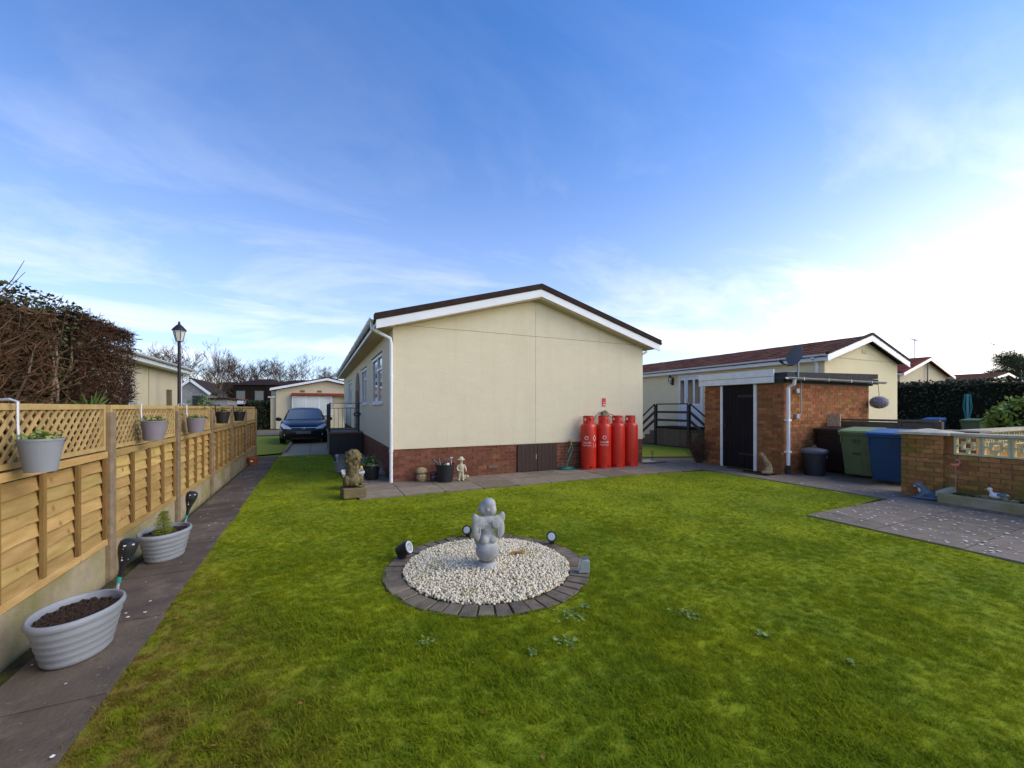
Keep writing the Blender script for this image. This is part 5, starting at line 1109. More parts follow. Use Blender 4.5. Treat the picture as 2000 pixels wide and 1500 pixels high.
MB().box((-.27, -.035, .42), (.27, -.015, .535)).build('number_plate', 'plate_grey', car, bevel=.006, local=True)
MB().tube([(0, 3.3, 1.45), (0, 3.55, 1.72)], .004, 5).build('aerial', 'black_plastic', car, local=True)
# ------------------------------------------------------------------ round pebble bed with statue
rb = thing('round_bed', CC, 'round white pebble bed ringed with brown pavers in the lawn', 'flower bed')
MB().lathe([(0, -.02), (CRO + .02, -.02), (CRO + .02, .006), (0, .006)], CC, 48).build('bedding', 'path_bed', rb)
n_ = 44; a = 0
while a < 2 * math.pi - .05:
    w = random.choice((.13, .142, .15)); w = min(w, 2 * math.pi - a); a0, a1 = a + .008, a + w - .008; r0 = CRI + random.uniform(-.01, .01); r1 = CRO + random.uniform(-.015, .02); zt = .016 + random.uniform(-.005, .007)
    vs = []
    for z in (-.02, zt): vs += [(CC.x + r * math.cos(t), CC.y + r * math.sin(t), z) for r, t in ((r0, a0), (r1, a0), (r1, a1), (r0, a1))]
    MB().add(vs, [(0, 3, 2, 1), (4, 5, 6, 7), (0, 1, 5, 4), (1, 2, 6, 5), (2, 3, 7, 6), (3, 0, 4, 7)]).build('paver', 'paver', rb, bevel=.006); a += w
ICO = bmesh.new(); bmesh.ops.create_icosphere(ICO, subdivisions=1, radius=1); iv = [tuple(v.co) for v in ICO.verts]; if_ = [tuple(v.index for v in f.verts) for f in ICO.faces]; ICO.free()
k = 12500; rr = CRI * .985 * np.sqrt(RNG.random(k)); aa = RNG.uniform(0, 6.283, k); hz = .018 + .05 * (1 - (rr / CRI) ** 2)
q = np.c_[CC.x + rr * np.cos(aa), CC.y + rr * np.sin(aa), hz + RNG.uniform(-.008, .012, k)]
sc3 = RNG.uniform(.006, .0135, k)[:, None] * RNG.uniform(.7, 1.25, (k, 3)); A = np.zeros((k, 4, 4)); A[:, :3, :3] = rotmats(k) * sc3[:, None, :]; A[:, :3, 3] = q; A[:, 3, 3] = 1
o = joined('pebbles', iv, if_, A, 'pebble', rb, smooth=True); o['kind'] = 'stuff'
MB().lathe([(CRI, 0), (CRI * .7, .028), (CRI * .3, .05), (0, .054)], CC, 40).build('pebble_base', mat('pebble_base', (.42, .37, .27), (.28, .25, .14), 60, .9, .8, 120), rb, smooth=True)
q = ell_points(260, (CC.x, CC.y, .03), (CRI * .98, CRI * .98, .01), .04); joined('moss', LEAF_V, LEAF_F, xf(q, rotmats(260, .7), RNG.uniform(.012, .03, 260)), 'leaf_conifer', rb)
lf = thing('fallen_leaf', (CC.x + .3, CC.y + .25, .07), 'single brown oak leaf lying on the white pebbles', 'leaf'); p = gp(1010, 1084, .06)
lf.location = (p.x, p.y, .085); vs = []
for k in range(18): t = 2 * math.pi * k / 18; r = .05 * (1 + .28 * math.cos(6 * t)) ; vs.append((r * math.cos(t) * 1.5, r * math.sin(t) * .75, .012 * math.sin(3 * t)))
MB().add(vs + [(0, 0, .012)], [(k, (k + 1) % 18, 18) for k in range(18)]).build('blade', 'dry_leaf', lf, local=True, fix=False)
# cherub statue seen from behind, on a ball pedestal
p = gp(952, 1108, .05); st = thing('cherub_statue', (p.x, p.y, .04), 'grey stone winged cherub on a ball pedestal in the pebble bed', 'statue')
S = .98
MB().lathe([(0, 0), (.105, 0), (.105, .03), (.09, .045), (.085, .06), (.075, .07), (.0, .07)], (0, 0, 0), 32).build('base', 'stone_grey', st, smooth=True, local=True)
MB().ball((0, 0, .165), (.108, .108, .098), 28, 18).build('ball', 'stone_grey', st, smooth=True, local=True)
# local frame: camera looks along +y' (rotate so that -y faces the camera); figure faces away and looks to its left
blob('body', [('e', (0, .01, .285), (.082, .07, .06)), ('e', (-.034, -.03, .272), (.044, .045, .045)), ('e', (.034, -.03, .272), (.044, .045, .045)), ('e', (0, .005, .345), (.072, .055, .075)), ('e', (0, 0, .42), (.082, .055, .065)), ('e', (0, 0, .465), (.06, .05, .04)),
    ('t', [(-.075, .01, .45), (-.11, .03, .385), (-.06, .075, .36)], [.032, .03, .025]), ('t', [(.075, .01, .45), (.11, .03, .385), (.06, .075, .36)], [.032, .03, .025]),
    ('t', [(-.05, .03, .26), (-.07, .10, .25), (-.05, .10, .16)], [.045, .035, .025]), ('t', [(.05, .03, .26), (.07, .10, .25), (.05, .10, .16)], [.045, .035, .025]),
    ('e', (.0, .0, .560), (.066, .066, .074)), ('e', (-.04, .0, .545), (.042, .05, .055)), ('e', (-.084, .0, .552), (.013, .011, .013)), ('e', (-.064, 0, .522), (.026, .03, .018)), ('e', (-.064, -.026, .548), (.018, .018, .018)), ('e', (.012, -.004, .585), (.064, .070, .056)), ('e', (-.012, -.062, .548), (.010, .010, .018)), ('e', (.032, -.015, .535), (.048, .058, .055))], .0085, 'stone_grey', st, 3)
wv = [('e', (0, -.045, .455), (.10, .024, .034))]
for s in (-1, 1): wv += [('e', (s * .075, -.05, .43), (.062, .024, .062), (0, s * 10, 0)), ('e', (s * .112, -.048, .385), (.036, .022, .095), (0, s * -4, 0)), ('e', (s * .118, -.042, .462), (.036, .024, .058), (0, s * 14, 0)), ('e', (s * .092, -.046, .325), (.02, .016, .055), (0, s * -12, 0))]
w_ = blob('wings', wv, .0065, 'stone_grey', st, 3)
for s in (-1, 1):
    for j in range(6):
        for k in range(8):
            xc = s * (.018 + k * .0165); zc = .452 - .024 * j - .002 * k
            if k * .0165 > .03 * max(0, j - 1): MB().ball((xc, -.0665 + .004 * max(0, k - 4), zc - .01), (.0075, .006, .015), 6, 5).build('feather', 'stone_grey', w_, smooth=True, local=True)
st.rotation_euler = (0, 0, -TH * .3)
# garden spotlights round the bed
def spot(u, v, label, yaw, s=1., kind=0):
    p = gp(u, v, .03); t = thing('garden_spotlight', (p.x, p.y, .03), label, 'garden light', None, yaw)
    tl = Euler((R(68), 0, 0)).to_matrix()
    MB().lathe([(0, -.07 * s), (.038 * s, -.065 * s), (.058 * s, -.02 * s), (.066 * s, .05 * s), (.066 * s, .062 * s), (.056 * s, .062 * s), (.052 * s, .045 * s), (0, .045 * s)], (0, 0, .075 * s), 20, tilt=tl).build('housing', 'black_plastic', t, smooth=True, local=True)
    MB().lathe([(.056 * s, .0621 * s), (.056 * s, .067 * s), (.043 * s, .067 * s), (.043 * s, .0621 * s)] if kind else [(.0, .05 * s), (.052 * s, .05 * s), (.045 * s, .062 * s), (0, .066 * s)], (0, 0, .075 * s), 20, tilt=tl).build('lens_ring' if kind else 'lens', 'pot_white', t, smooth=True, local=True)
    if kind: MB().lathe([(0, .046 * s), (.03 * s, .046 * s), (.024 * s, .06 * s), (0, .064 * s)], (0, 0, .075 * s), 16, tilt=tl).build('lens', 'pot_white', t, smooth=True, local=True)
    MB().box((-.03 * s, -.02 * s, -.01), (.03 * s, .05 * s, .05 * s)).build('foot', 'black_plastic', t, bevel=.006, local=True)
spot(788, 1088, 'large black spotlight with ringed lens on the paver ring', R(52), 1.05, 1); spot(914, 1046, 'small black spotlight tilted beside the cherub statue', R(-42), .8); spot(1078, 1060, 'black spotlight on the paver ring near the fallen leaf', R(-38), .85)
p = gp(1139, 1116, .03); gl = thing('glass_light', (p.x, p.y, .03), 'clear wedge shaped glass garden light on the paver ring', 'garden light', None, R(-20))
MB().add([(-.05, -.04, 0), (.05, -.04, 0), (.05, .04, 0), (-.05, .04, 0), (-.02, -.03, .12), (.055, -.03, .10), (.055, .03, .10), (-.02, .03, .12)], [(0, 3, 2, 1), (4, 5, 6, 7), (0, 1, 5, 4), (1, 2, 6, 5), (2, 3, 7, 6), (3, 0, 4, 7)]).build('prism', mat('clear_block', (.20, .24, .24), (.28, .31, .31), 20, .15, spec=.8), gl, bevel=.006, local=True)
MB().box((-.018, -.028, .121), (.05, .028, .126)).build('solar_cell', 'plate_grey', gl, local=True)
# ------------------------------------------------------------------ oval planters, torches
def planter(x0, y0, label, lx, ly, h, rz):
    p = Vector((x0, y0, 0)); t = thing('oval_planter', (p.x, p.y, .024), label, 'planter', None, rz)
    prof = [(0, 0), (.70, 0), (.72, .02)]
    for k in range(5):
        z0 = .02 + k * .155; r0 = .72 + k * .048; prof += [(r0 + .028, z0 + .03), (r0 + .045, z0 + .085), (r0 + .036, z0 + .145)]
    prof += [(.955, .86), (1.03, .87), (1.045, .92), (1.03, .975), (.985, 1.0), (.945, .985), (.935, .90), (.86, .62), (0, .62)]
    MB().lathe([(r, z * h) for r, z in prof], (0, 0, 0), 48, lx, ly).build('pot', 'planter_grey', t, smooth=60, local=True)
    MB().lathe([(.0, .86 * h), (.5, .85 * h), (.925, .80 * h), (.9, .70 * h)], (0, 0, 0), 40, lx, ly, closed=True).build('soil', 'soil', t, local=True)
    kk = 420; aa = RNG.uniform(0, 6.283, kk); r_ = .88 * np.sqrt(RNG.random(kk)); q = np.c_[lx * r_ * np.cos(aa), ly * r_ * np.sin(aa), np.full(kk, .845 * h)]
    A = xf(q, rotmats(kk), RNG.uniform(.006, .016, kk)); o = joined('soil_crumbs', iv, if_, A, 'soil', None); o.parent = t; o['kind'] = 'stuff'
    return t
p1 = planter(-1.30, 3.36, 'grey ribbed oval planter of bare soil on the path', .25, .19, .275, R(80)); p2 = planter(-1.35, 5.13, 'grey ribbed oval planter with small golden conifer on the path', .26, .19, .275, R(80))
def torch(pl, ang, label):
    x, y = .27 * math.cos(ang), .15 * math.sin(ang); b = pl.matrix_basis @ Vector((x, y, .22)); t = thing('solar_torch', b, label, 'solar light', None, R(20))
    # leans slightly; head widens upward
    MB().tube([(0, 0, 0), (.012, 0, .10)], .008, 8).build('spike', 'galv', t, local=True); MB().tube([(.010, 0, .085), (.016, 0, .125)], .013, 8).build('collar', 'teal', t, local=True)
    hd_ = MB().lathe([(.012, 0), (.016, .06), (.03, .11), (.046, .16), (.052, .20), (.048, .235), (.03, .25), (0, .252)], (.016, 0, .12), 16, tilt=Euler((0, R(12), 0)).to_matrix()).build('head', 'black_plastic', t, smooth=True, local=True)
    for k in range(6):
        z = .115 + k * .019; r = .033 + .0035 * k; MB().box((.016 + .21 * (z) - r * .55, -r * .93, .12 + z), (.016 + .21 * z + r * .55, -r * .80, .12 + z + .009)).build('slot', 'pot_white', hd_, local=True)
bpy.context.view_layer.update()
torch(p1, R(-20), 'black solar torch stuck in the planter of bare soil'); torch(p2, R(-22), 'black solar torch beside the golden conifer in the planter')
cb = p2.matrix_basis @ Vector((-.03, .0, .22)); cn = thing('dwarf_conifer', cb, 'small golden green conifer growing in the oval planter', 'conifer')
MB().tube([(0, 0, 0), (0, 0, .2)], [.012, .005], 6).build('trunk', 'bark', cn, local=True); kk = 2200; zz_ = RNG.random(kk) ** 1.4; r_ = (1 - zz_) * .075 + .012; aa = RNG.uniform(0, 6.283, kk); q = np.c_[r_ * np.cos(aa) * RNG.uniform(.5, 1, kk), r_ * np.sin(aa) * RNG.uniform(.5, 1, kk), .02 + zz_ * .22]
o = joined('foliage', NEED_V, NEED_F, xf(q, rotmats(kk, .8), RNG.uniform(.02, .045, kk)), 'leaf_conifer'); o.parent = cn
# ------------------------------------------------------------------ hanging fence pots
HP = [(80, 860, 910, .10, 'planter_grey', 'pale grey pot hung on the trellis by a metal hook', 'leaf_grey'), (300, 824, 857, .115, 'pot_mauve', 'mauve grey hanging pot with trailing plant, second along the trellis', 'leaf_green'), (382, 818, 840, .12, 'pot_mauve', 'mauve grey hanging pot below the leafy climber', 'leaf_green'), (434, 806, 826, .12, 'black_plastic', 'black hanging pot on the trellis, nearer the house end post', 'leaf_dark'), (467, 805, 820, .12, 'black_plastic', 'black hanging pot on the last trellis panel', 'leaf_green')]
for i, (u, v0, v1, r, m, lab, lm) in enumerate(HP):
    a = onx(u, v0, -1.52); b = onx(u, v1, -1.52); h = .19; zt = a.z; t = thing('hanging_pot', (-1.52, a.y, zt - h), lab, 'hanging pot')
    pv = MB(); n_ = 20; vs = []
    prof = [(.70, 0), (1.0, h), (1.04, h), (1.04, h + .012), (.97, h + .012), (.92, h - .03), (.66, .02)]
    for r_, z in prof:
        for k in range(n_):
            ang = 2 * math.pi * k / n_; x = r * r_ * math.cos(ang); y = r * r_ * math.sin(ang); x = max(x, -.085 * (.8 + .2 * r_)); vs.append((x, y, z))
    fs = [(i_ * n_ + k, i_ * n_ + (k + 1) % n_, (i_ + 1) * n_ + (k + 1) % n_, (i_ + 1) * n_ + k) for i_ in range(len(prof) - 1) for k in range(n_)] + [tuple(range(n_))[::-1], tuple((len(prof) - 1) * n_ + k for k in range(n_))]
    po = pv.add(vs, fs).build('pot', m, t, smooth=50, local=True)
    MB().lathe([(0, h - .025), (r * .88, h - .03)], (.01, 0, 0), 16, closed=True).build('soil', 'soil', t, local=True)
    hk = [(-.09, 0, h * .6), (-.10, 0, h + .1), (-.10, 0, 1.535 - zt + h - .0), (-.135, 0, 1.55 - zt + h), (-.19, 0, 1.545 - zt + h), (-.2, 0, 1.49 - zt + h)]
    MB().tube(hk, .009, 6).build('hook', 'galv' if i < 3 else 'black_paint', t, local=True)
    kk = 120; q = np.c_[RNG.normal(.0, r * .45, kk), RNG.normal(0, r * .5, kk), h + RNG.uniform(-.02, .05, kk)]; o = joined('foliage', LEAF_V, LEAF_F, xf(q, rotmats(kk, 1.2), RNG.uniform(.02, .05, kk)), lm); o.parent = t
p = gp(493, 909); tp = thing('terracotta_pot', (p.x, p.y, .024), 'small terracotta pot on the path by the fence end', 'pot')
MB().lathe([(0, 0), (.105, 0), (.13, .15), (.15, .15), (.15, .2), (.135, .2), (.125, .16), (0, .16)], (0, 0, 0), 24).build('pot', 'terracotta', tp, smooth=True, local=True); MB().box((-.03, -.136, .08), (.03, -.125, .12)).build('label_tag', 'white_ink', tp, local=True)
# ------------------------------------------------------------------ gas cylinders
def cyl_text(s, size, R_, zc, ang0, name, parent, m='white_ink'):
    tv_, tf_ = text_data(s, size); vs = [((R_ + .0015) * math.sin(ang0 + p[0] / R_), -(R_ + .0015) * math.cos(ang0 + p[0] / R_), zc + p[1]) for p in tv_]
    MB().add(vs, tf_).build(name, m, parent, local=True, fix=False)
def cylinder(x, y, rz, label, text=True, s=1.):
    t = thing('gas_cylinder', (x, y, .022), label, 'gas cylinder', 'red gas cylinders against the gable wall', rz); r = .187
    MB().lathe([(r * .8, .05), (r * .97, .075), (r, .11), (r, .98), (r * .985, 1.02), (r * .9, 1.06), (r * .7, 1.09), (.08, 1.105), (.05, 1.11), (0, 1.11)], (0, 0, 0), 36).build('body', 'red_paint', t, smooth=True, local=True)
    # slotted foot ring and shroud collar with handle openings
    def ring(name, r_, z0, z1, slots, sw, za, zb):
        mb = MB(); n_ = 48
        for k in range(n_):
            a0, a1 = 2 * math.pi * k / n_, 2 * math.pi * (k + 1) / n_; am = (a0 + a1) / 2; cut = any(abs((am - sl2 + math.pi) % (2 * math.pi) - math.pi) < sw for sl2 in slots)
            for (p, q) in (((z0, za), (zb, z1)) if cut else ((z0, z1),)):
                vs = [(rr_ * math.cos(t_), rr_ * math.sin(t_), z) for z in (p, q) for rr_, t_ in ((r_, a0), (r_, a1), (r_ - .008, a1), (r_ - .008, a0))]
                mb.add(vs, [(0, 1, 5, 4), (2, 3, 7, 6), (0, 3, 2, 1), (4, 5, 6, 7), (1, 2, 6, 5), (0, 4, 7, 3)])
        return mb.build(name, 'red_paint', t, local=True)
    ring('foot_ring', r * .98, 0, .10, [k * 1.257 + .3 for k in range(5)], .17, .045, .08)
    ring('shroud', .125, 1.06, 1.27, [-2.05, -1.05, .6, 2.4], .26, 1.16, 1.22)
    MB().tube([(.125 * math.cos(k * .262), .125 * math.sin(k * .262), 1.272) for k in range(25)], .008, 5).build('shroud_rim', 'red_paint', t, local=True)
    vv = MB().lathe([(.03, 1.1), (.03, 1.15), (.02, 1.16), (.02, 1.2), (0, 1.2)], (0, 0, 0), 12).build('valve', 'brass', t, local=True); MB().tube([(0, 0, 1.17), (.07, 0, 1.17)], .014, 8).build('valve_outlet', 'brass', vv, local=True)
    if text:
        a0 = 0.
        cyl_text('CALOR', .066, r, .62, a0, 'lettering', t); cyl_text('47kg Propane', .042, r, .565, a0, 'lettering', t)
        for rr_, nm in ((.046, 'logo_disc'), (.03, 'logo_ring'), (.014, 'logo_dot')):
            vs = [((r + .0015 + (.046 - rr_) * .02) * math.sin(a0 + rr_ * math.cos(k * .2618) / r), -(r + .0015 + (.046 - rr_) * .02) * math.cos(a0 + rr_ * math.cos(k * .2618) / r), .755 + rr_ * math.sin(k * .2618)) for k in range(24)]
            MB().add(vs, [tuple(range(24))]).build(nm, {'logo_disc': 'white_ink', 'logo_ring': 'red_paint', 'logo_dot': 'black_plastic'}[nm], t, local=True, fix=False)
    return t
GC = [(1153, 0, True), (1187, R(6), True), (1214, R(40), False), (1239, R(50), False)]
XS = [5.92, 6.37, 6.80, 7.22]; cyls = []
LABS = ['red gas cylinder with white lettering standing next to the coiled hose', 'red lettered gas cylinder carrying the regulator hose under the red sign', 'plain faced red gas cylinder, third from the hose', 'plain faced red gas cylinder at the wall corner']
for i, (u, rz, tx) in enumerate(GC):
    cyls.append(cylinder(XS[i], 8.13, (-.86, -.52, .9, 1.0)[i], LABS[i], tx))
for (sx, an) in ((0, 1.12),):
    t = cyls[0]; r = .187; z = .75
    def wp(a, zz): return ((r + .0015) * math.sin(a), -(r + .0015) * math.cos(a), zz)
    MB().add([wp(an, z - .075), wp(an + .28, z), wp(an, z + .075), wp(an - .28, z), wp(an, z - .055), wp(an + .2, z), wp(an, z + .055), wp(an - .2, z)], [(0, 1, 5, 4), (1, 2, 6, 5), (2, 3, 7, 6), (3, 0, 4, 7)]).build('hazard_diamond', 'white_ink', t, local=True, fix=False)
    for k in range(5): MB().add([wp(an - .22, z - .14 - k * .02), wp(an + .22, z - .14 - k * .02), wp(an + .22, z - .13 - k * .02), wp(an - .22, z - .13 - k * .02)], [(0, 1, 2, 3)]).build('print_line', 'white_ink', t, local=True, fix=False)
rg = thing('gas_regulator', (6.55, 8.33, 1.35), 'green and black gas regulator with hoses on the gable wall', 'regulator')
MB().box((6.48, 8.28, 1.30), (6.64, 8.365, 1.40)).build('body', mat('reg_green', (.16, .20, .14), rough=.6), rg, bevel=.01); MB().lathe([(.04, 0), (.05, .02), (.05, .05), (0, .05)], (6.56, 8.30, 1.38), 14).build('cap', 'brass', rg)
for i, (pts_) in enumerate(([(6.47, 8.3, 1.35), (6.3, 8.2, 1.38), (6.15, 8.13, 1.3), (6.06, 8.13, 1.2)], [(6.65, 8.3, 1.35), (6.74, 8.22, 1.32), (6.78, 8.13, 1.12), (6.70, 8.13, 1.1)], [(6.65, 8.32, 1.33), (6.9, 8.33, 1.15), (7.0, 8.3, 1.08), (7.12, 8.13, 1.17)])): MB().tube(pts_, .009, 6).build('hose', 'black_plastic', rg)
sg_ = thing('warning_sign', (6.57, 8.36, 1.62), 'small red warning sign with white print above the gas cylinders', 'sign')
MB().box((6.52, 8.355, 1.535), (6.62, 8.368, 1.735)).build('plate', mat('sign_red', (.62, .02, .02), rough=.5), sg_); 
for z, w in ((1.575, .04), (1.556, .035), (1.62, .03)): MB().box((6.57 - w, 8.3535, z), (6.57 + w, 8.3548, z + .010)).build('print_line', 'white_ink', sg_)
# tap, hose
tpn = thing('garden_hose', (5.45, 8.2, .03), 'green garden hose coiled below the wall tap', 'hose')
tw = ony(1112, 864, 8.34); q0 = gp(1113, 919); 
pts_ = [(tw.x, 8.27, tw.z - .02), (tw.x + .02, 8.22, tw.z - .15), (tw.x - .08, 8.2, .35), (tw.x - .2, 8.16, .10), (q0.x - .25, q0.y + .1, .05)]
for k in range(60): t = k * .42; r_ = .24 - .0012 * k; pts_.append((q0.x + r_ * math.cos(t + 2.5), q0.y + .16 + r_ * .62 * math.sin(t + 2.5), .035 + .012 * (k // 15)))
MB().tube(pts_, .012, 6, True).build('hose', 'hose', tpn, smooth=True)
MB().tube([(tw.x + .03, 8.27, tw.z - .04), (tw.x - .12, 8.22, tw.z - .22), (tw.x - .05, 8.2, .4), (tw.x - .16, 8.2, .15)], .012, 6).build('hose_end', 'hose', tpn, smooth=True)
tpp = thing('wall_tap', (tw.x, 8.3, tw.z), 'brass garden tap on the brick plinth above the hose', 'tap')
MB().tube([(tw.x, 8.37, tw.z + .02), (tw.x, 8.27, tw.z + .02), (tw.x, 8.255, tw.z - .05)], .016, 8).build('spout', 'brass', tpp, smooth=True); MB().box((tw.x - .035, 8.275, tw.z + .055), (tw.x + .035, 8.29, tw.z + .07)).build('handle', 'brass', tpp); MB().tube([(tw.x, 8.283, tw.z + .02), (tw.x, 8.283, tw.z + .056)], .008, 6).build('spindle', 'brass', tpp)
# ------------------------------------------------------------------ ornaments beside the gable
p = gp(690, 972); ln_ = thing('lion_statue', (p.x, p.y, .022), 'weathered brown seated lion statue on a square stone plinth', 'statue', None, R(6))
MB().box((-.18, -.17, 0), (.18, .17, .16)).build('plinth', 'stone_plinth', ln_, bevel=.012, local=True)
z0 = .16
body_ = [('e', (0, .0, z0 + .10), (.13, .13, .10)), ('e', (0, .02, z0 + .22), (.10, .095, .15)), ('e', (0, .03, z0 + .34), (.10, .09, .13)), ('e', (-.11, .0, z0 + .10), (.055, .10, .10)), ('e', (.11, .0, z0 + .10), (.055, .10, .10)), ('e', (-.12, .07, z0 + .03), (.04, .09, .03)), ('e', (.12, .07, z0 + .03), (.04, .09, .03)),
    ('t', [(-.06, .11, z0 + .34), (-.065, .14, z0 + .15), (-.065, .15, z0 + .02)], [.045, .036, .04]), ('t', [(.06, .11, z0 + .34), (.065, .14, z0 + .15), (.065, .15, z0 + .02)], [.045, .036, .04]), ('e', (0, .04, z0 + .49), (.122, .115, .128)), ('e', (0, .13, z0 + .49), (.055, .06, .05)), ('t', [(.0, -.12, z0 + .06), (.08, -.15, z0 + .02), (.14, -.10, z0 + .03)], [.02, .018, .024])]
rnd_ = random.Random(5)
for k in range(70):
    a = rnd_.uniform(0, 6.28); e = rnd_.uniform(-1.1, 1.3); body_.append(('e', (.118 * math.cos(a) * math.cos(e), .035 + .112 * math.sin(a) * math.cos(e) - .01, z0 + .475 + .128 * math.sin(e)), (.024, .024, .030)))
for k in range(26): a = rnd_.uniform(3.3, 6.1); body_.append(('e', (.088 * math.cos(a), .03 + .088 * math.sin(a), z0 + rnd_.uniform(.2, .38)), (.014, .014, .04)))
blob('body', body_, .0105, 'stone_lion', ln_, 1)
for s in (-1, 1): MB().ball((s * .095, .075, z0 + .56), (.022, .016, .024), 10, 6).build('ear', 'stone_lion', ln_, smooth=True, local=True)
def pot(name, u, v, prof, m, label, plant=None, h=0, n_=24, square=False, cat='pot'):
    p = gp(u, v); t = thing(name, (p.x, p.y + prof[1][0] * .8, .022), label, cat)
    MB().lathe(prof, (0, 0, 0), 4 if square else n_, rotz=R(45) if square else 0).build('pot', m, t, smooth=not square, local=True, bevel=.008 if square else 0)
    if plant:
        lm, sz, cnt, hh = plant; rt = max(r for r, z in prof) * (.7 if square else .95); q = np.c_[RNG.normal(0, rt * .5, cnt), RNG.normal(0, rt * .5, cnt), h + np.abs(RNG.normal(0, hh, cnt))]; o = joined('foliage', LEAF_V, LEAF_F, xf(q, rotmats(cnt, 1.1), RNG.uniform(sz * .6, sz * 1.3, cnt)), lm); o.parent = t
        MB().lathe([(0, h - .01), (rt * .93, h - .015)], (0, 0, 0), 4 if square else 20, rotz=R(45) if square else 0, closed=True).build('soil', 'soil', t, local=True)
    return t
rib = [(0, 0), (.115, 0)] + [x for k in range(5) for x in ((.12 + .008 * k, .012 + k * .04), (.13 + .008 * k, .03 + k * .04), (.122 + .008 * k, .048 + k * .04))] + [(.175, .215), (.18, .235), (.165, .235), (.155, .2), (0, .2)]
g1 = pot('ribbed_pot', 668, 925, rib, 'planter_grey', 'grey ribbed round pot beside the lawn edge behind the lion', ('leaf_conifer', .03, 90, .03), .21)
MB().tube([(-.1, 0, .2), (-.1, 0, .36)], .006, 6).build('light_stem', 'pot_white', g1, local=True); MB().lathe([(.02, 0), (.035, .03), (0, .05)], (-.1, 0, .36), 10).build('light_cap', 'pot_white', g1, local=True)
g2 = pot('square_planter', 690, 957, [(0, 0), (.19, 0), (.25, .27), (.275, .27), (.275, .31), (.245, .31), (.235, .26), (0, .26)], 'pot_white', 'pale square planter directly behind the lion statue', ('leaf_conifer', .035, 120, .04), .27, square=True, cat='planter')
MB().ball((.15, -.02, .36), (.025, .02, .035), 8, 6).build('yellow_flower', 'yellow', g2, smooth=True, local=True)
g3 = pot('black_tub', 727, 939, [(0, 0), (.13, 0), (.165, .26), (.18, .26), (.18, .29), (.165, .29), (.155, .25), (0, .25)], 'black_plastic', 'black tub with bushy green plant beside the downpipe', ('leaf_green', .07, 260, .09), .27)
MB().lathe([(.11, .27), (.125, .31), (.115, .31), (.10, .28)], (0, -.02, 0), 20, closed=True).build('inner_pot', 'pot_white', g3, smooth=True, local=True)
p = gp(745, 930); fg = thing('small_figurine', (p.x, p.y + .06, .022), 'small grey figurine by the brick plinth near the downpipe', 'figurine')
blob('body', [('e', (0, 0, .06), (.075, .06, .06)), ('e', (.0, 0, .13), (.05, .045, .06)), ('e', (-.01, 0, .20), (.04, .04, .045)), ('e', (.05, -.03, .03), (.05, .04, .03)), ('e', (-.05, -.03, .035), (.05, .04, .035))], .009, 'stone_grey', fg, 2)
def mushroom(u, v, s, capm, stemm, label):
    p = gp(u, v); t = thing('mushroom_ornament', (p.x, p.y + .09, .022), label, 'ornament')
    MB().lathe([(0, 0), (.075 * s, 0), (.105 * s, .05 * s), (.108 * s, .09 * s), (.085 * s, .14 * s), (.07 * s, .17 * s), (0, .17 * s)], (0, 0, 0), 24).build('stem', stemm, t, smooth=True, local=True)
    MB().lathe([(0, .165 * s), (.10 * s, .165 * s), (.12 * s, .185 * s), (.115 * s, .215 * s), (.09 * s, .25 * s), (.045 * s, .27 * s), (0, .275 * s)], (0, 0, 0), 24).build('cap', capm, t, smooth=True, local=True)
    for sx in (-1, 1): MB().ball((sx * .035 * s, -.092 * s, .12 * s), .013 * s, 8, 6).build('eye', 'white_ink', t, local=True)
    MB().ball((0, -.10 * s, .10 * s), (.015 * s, .015 * s, .018 * s), 8, 6).build('nose', stemm, t, smooth=True, local=True)
mushroom(825, 943, 1.0, 'stone_tan', 'stone_tan', 'tan toadstool ornament with painted face against the plinth'); mushroom(849, 942, .72, mat('dark_mauve', (.075, .035, .045), (.11, .06, .07), 12, .6), 'dark_mauve', 'dark mauve toadstool ornament beside the black bucket'); 
mushroom(855, 936, .95, 'dark_mauve', 'dark_mauve', 'taller mauve toadstool ornament tucked behind the black bucket')
p = gp(874, 945); bk = thing('black_bucket', (p.x, p.y + .17, .022), 'black garden bucket filled with tools beside the boy figurine', 'bucket')
MB().lathe([(0, 0), (.15, 0), (.185, .33), (.195, .33), (.195, .35), (.18, .35), (.145, .02), (0, .02)], (0, 0, 0), 28).build('bucket', 'black_plastic', bk, smooth=True, local=True)
MB().lathe([(0, .27), (.175, .27)], (0, 0, 0), 20, closed=True).build('contents', 'soil', bk, local=True)
MB().tube([(-.08, 0, .27), (-.2, -.02, .40), (-.24, -.02, .45)], .02, 6).build('can_spout', 'plate_grey', bk, local=True)
MB().tube([(.02 + .12 * math.cos(t), 0, .38 + .06 * math.sin(t)) for t in [k * math.pi / 8 for k in range(9)]], .011, 6).build('can_handle', mat('bluegreen', (.05, .09, .11), rough=.5), bk, local=True)
MB().tube([(-.10, -.03, .28), (-.13, -.05, .47)], .010, 6).build('trowel_handle', 'stone_tan', bk, local=True); MB().tube([(-.06, -.1, .30), (-.01, -.12, .36)], .028, 8).build('glove', 'stone_tan', bk, local=True); MB().box((.0, -.14, .33), (.05, -.10, .38)).build('tag', 'white_ink', bk, local=True); MB().tube([(.1, -.1, .3), (.1, -.1, .46)], .007, 6).build('light_stem', 'pot_white', bk, local=True); MB().lathe([(.01, 0), (.03, .02), (.03, .035), (0, .045)], (.1, -.1, .45), 10).build('light_cap', 'pot_white', bk, local=True)
p = gp(903, 942); by = thing('boy_figurine', (p.x, p.y + .08, .022), 'pale stone boy figurine in a hat beside the black bucket', 'figurine', None, R(-10))
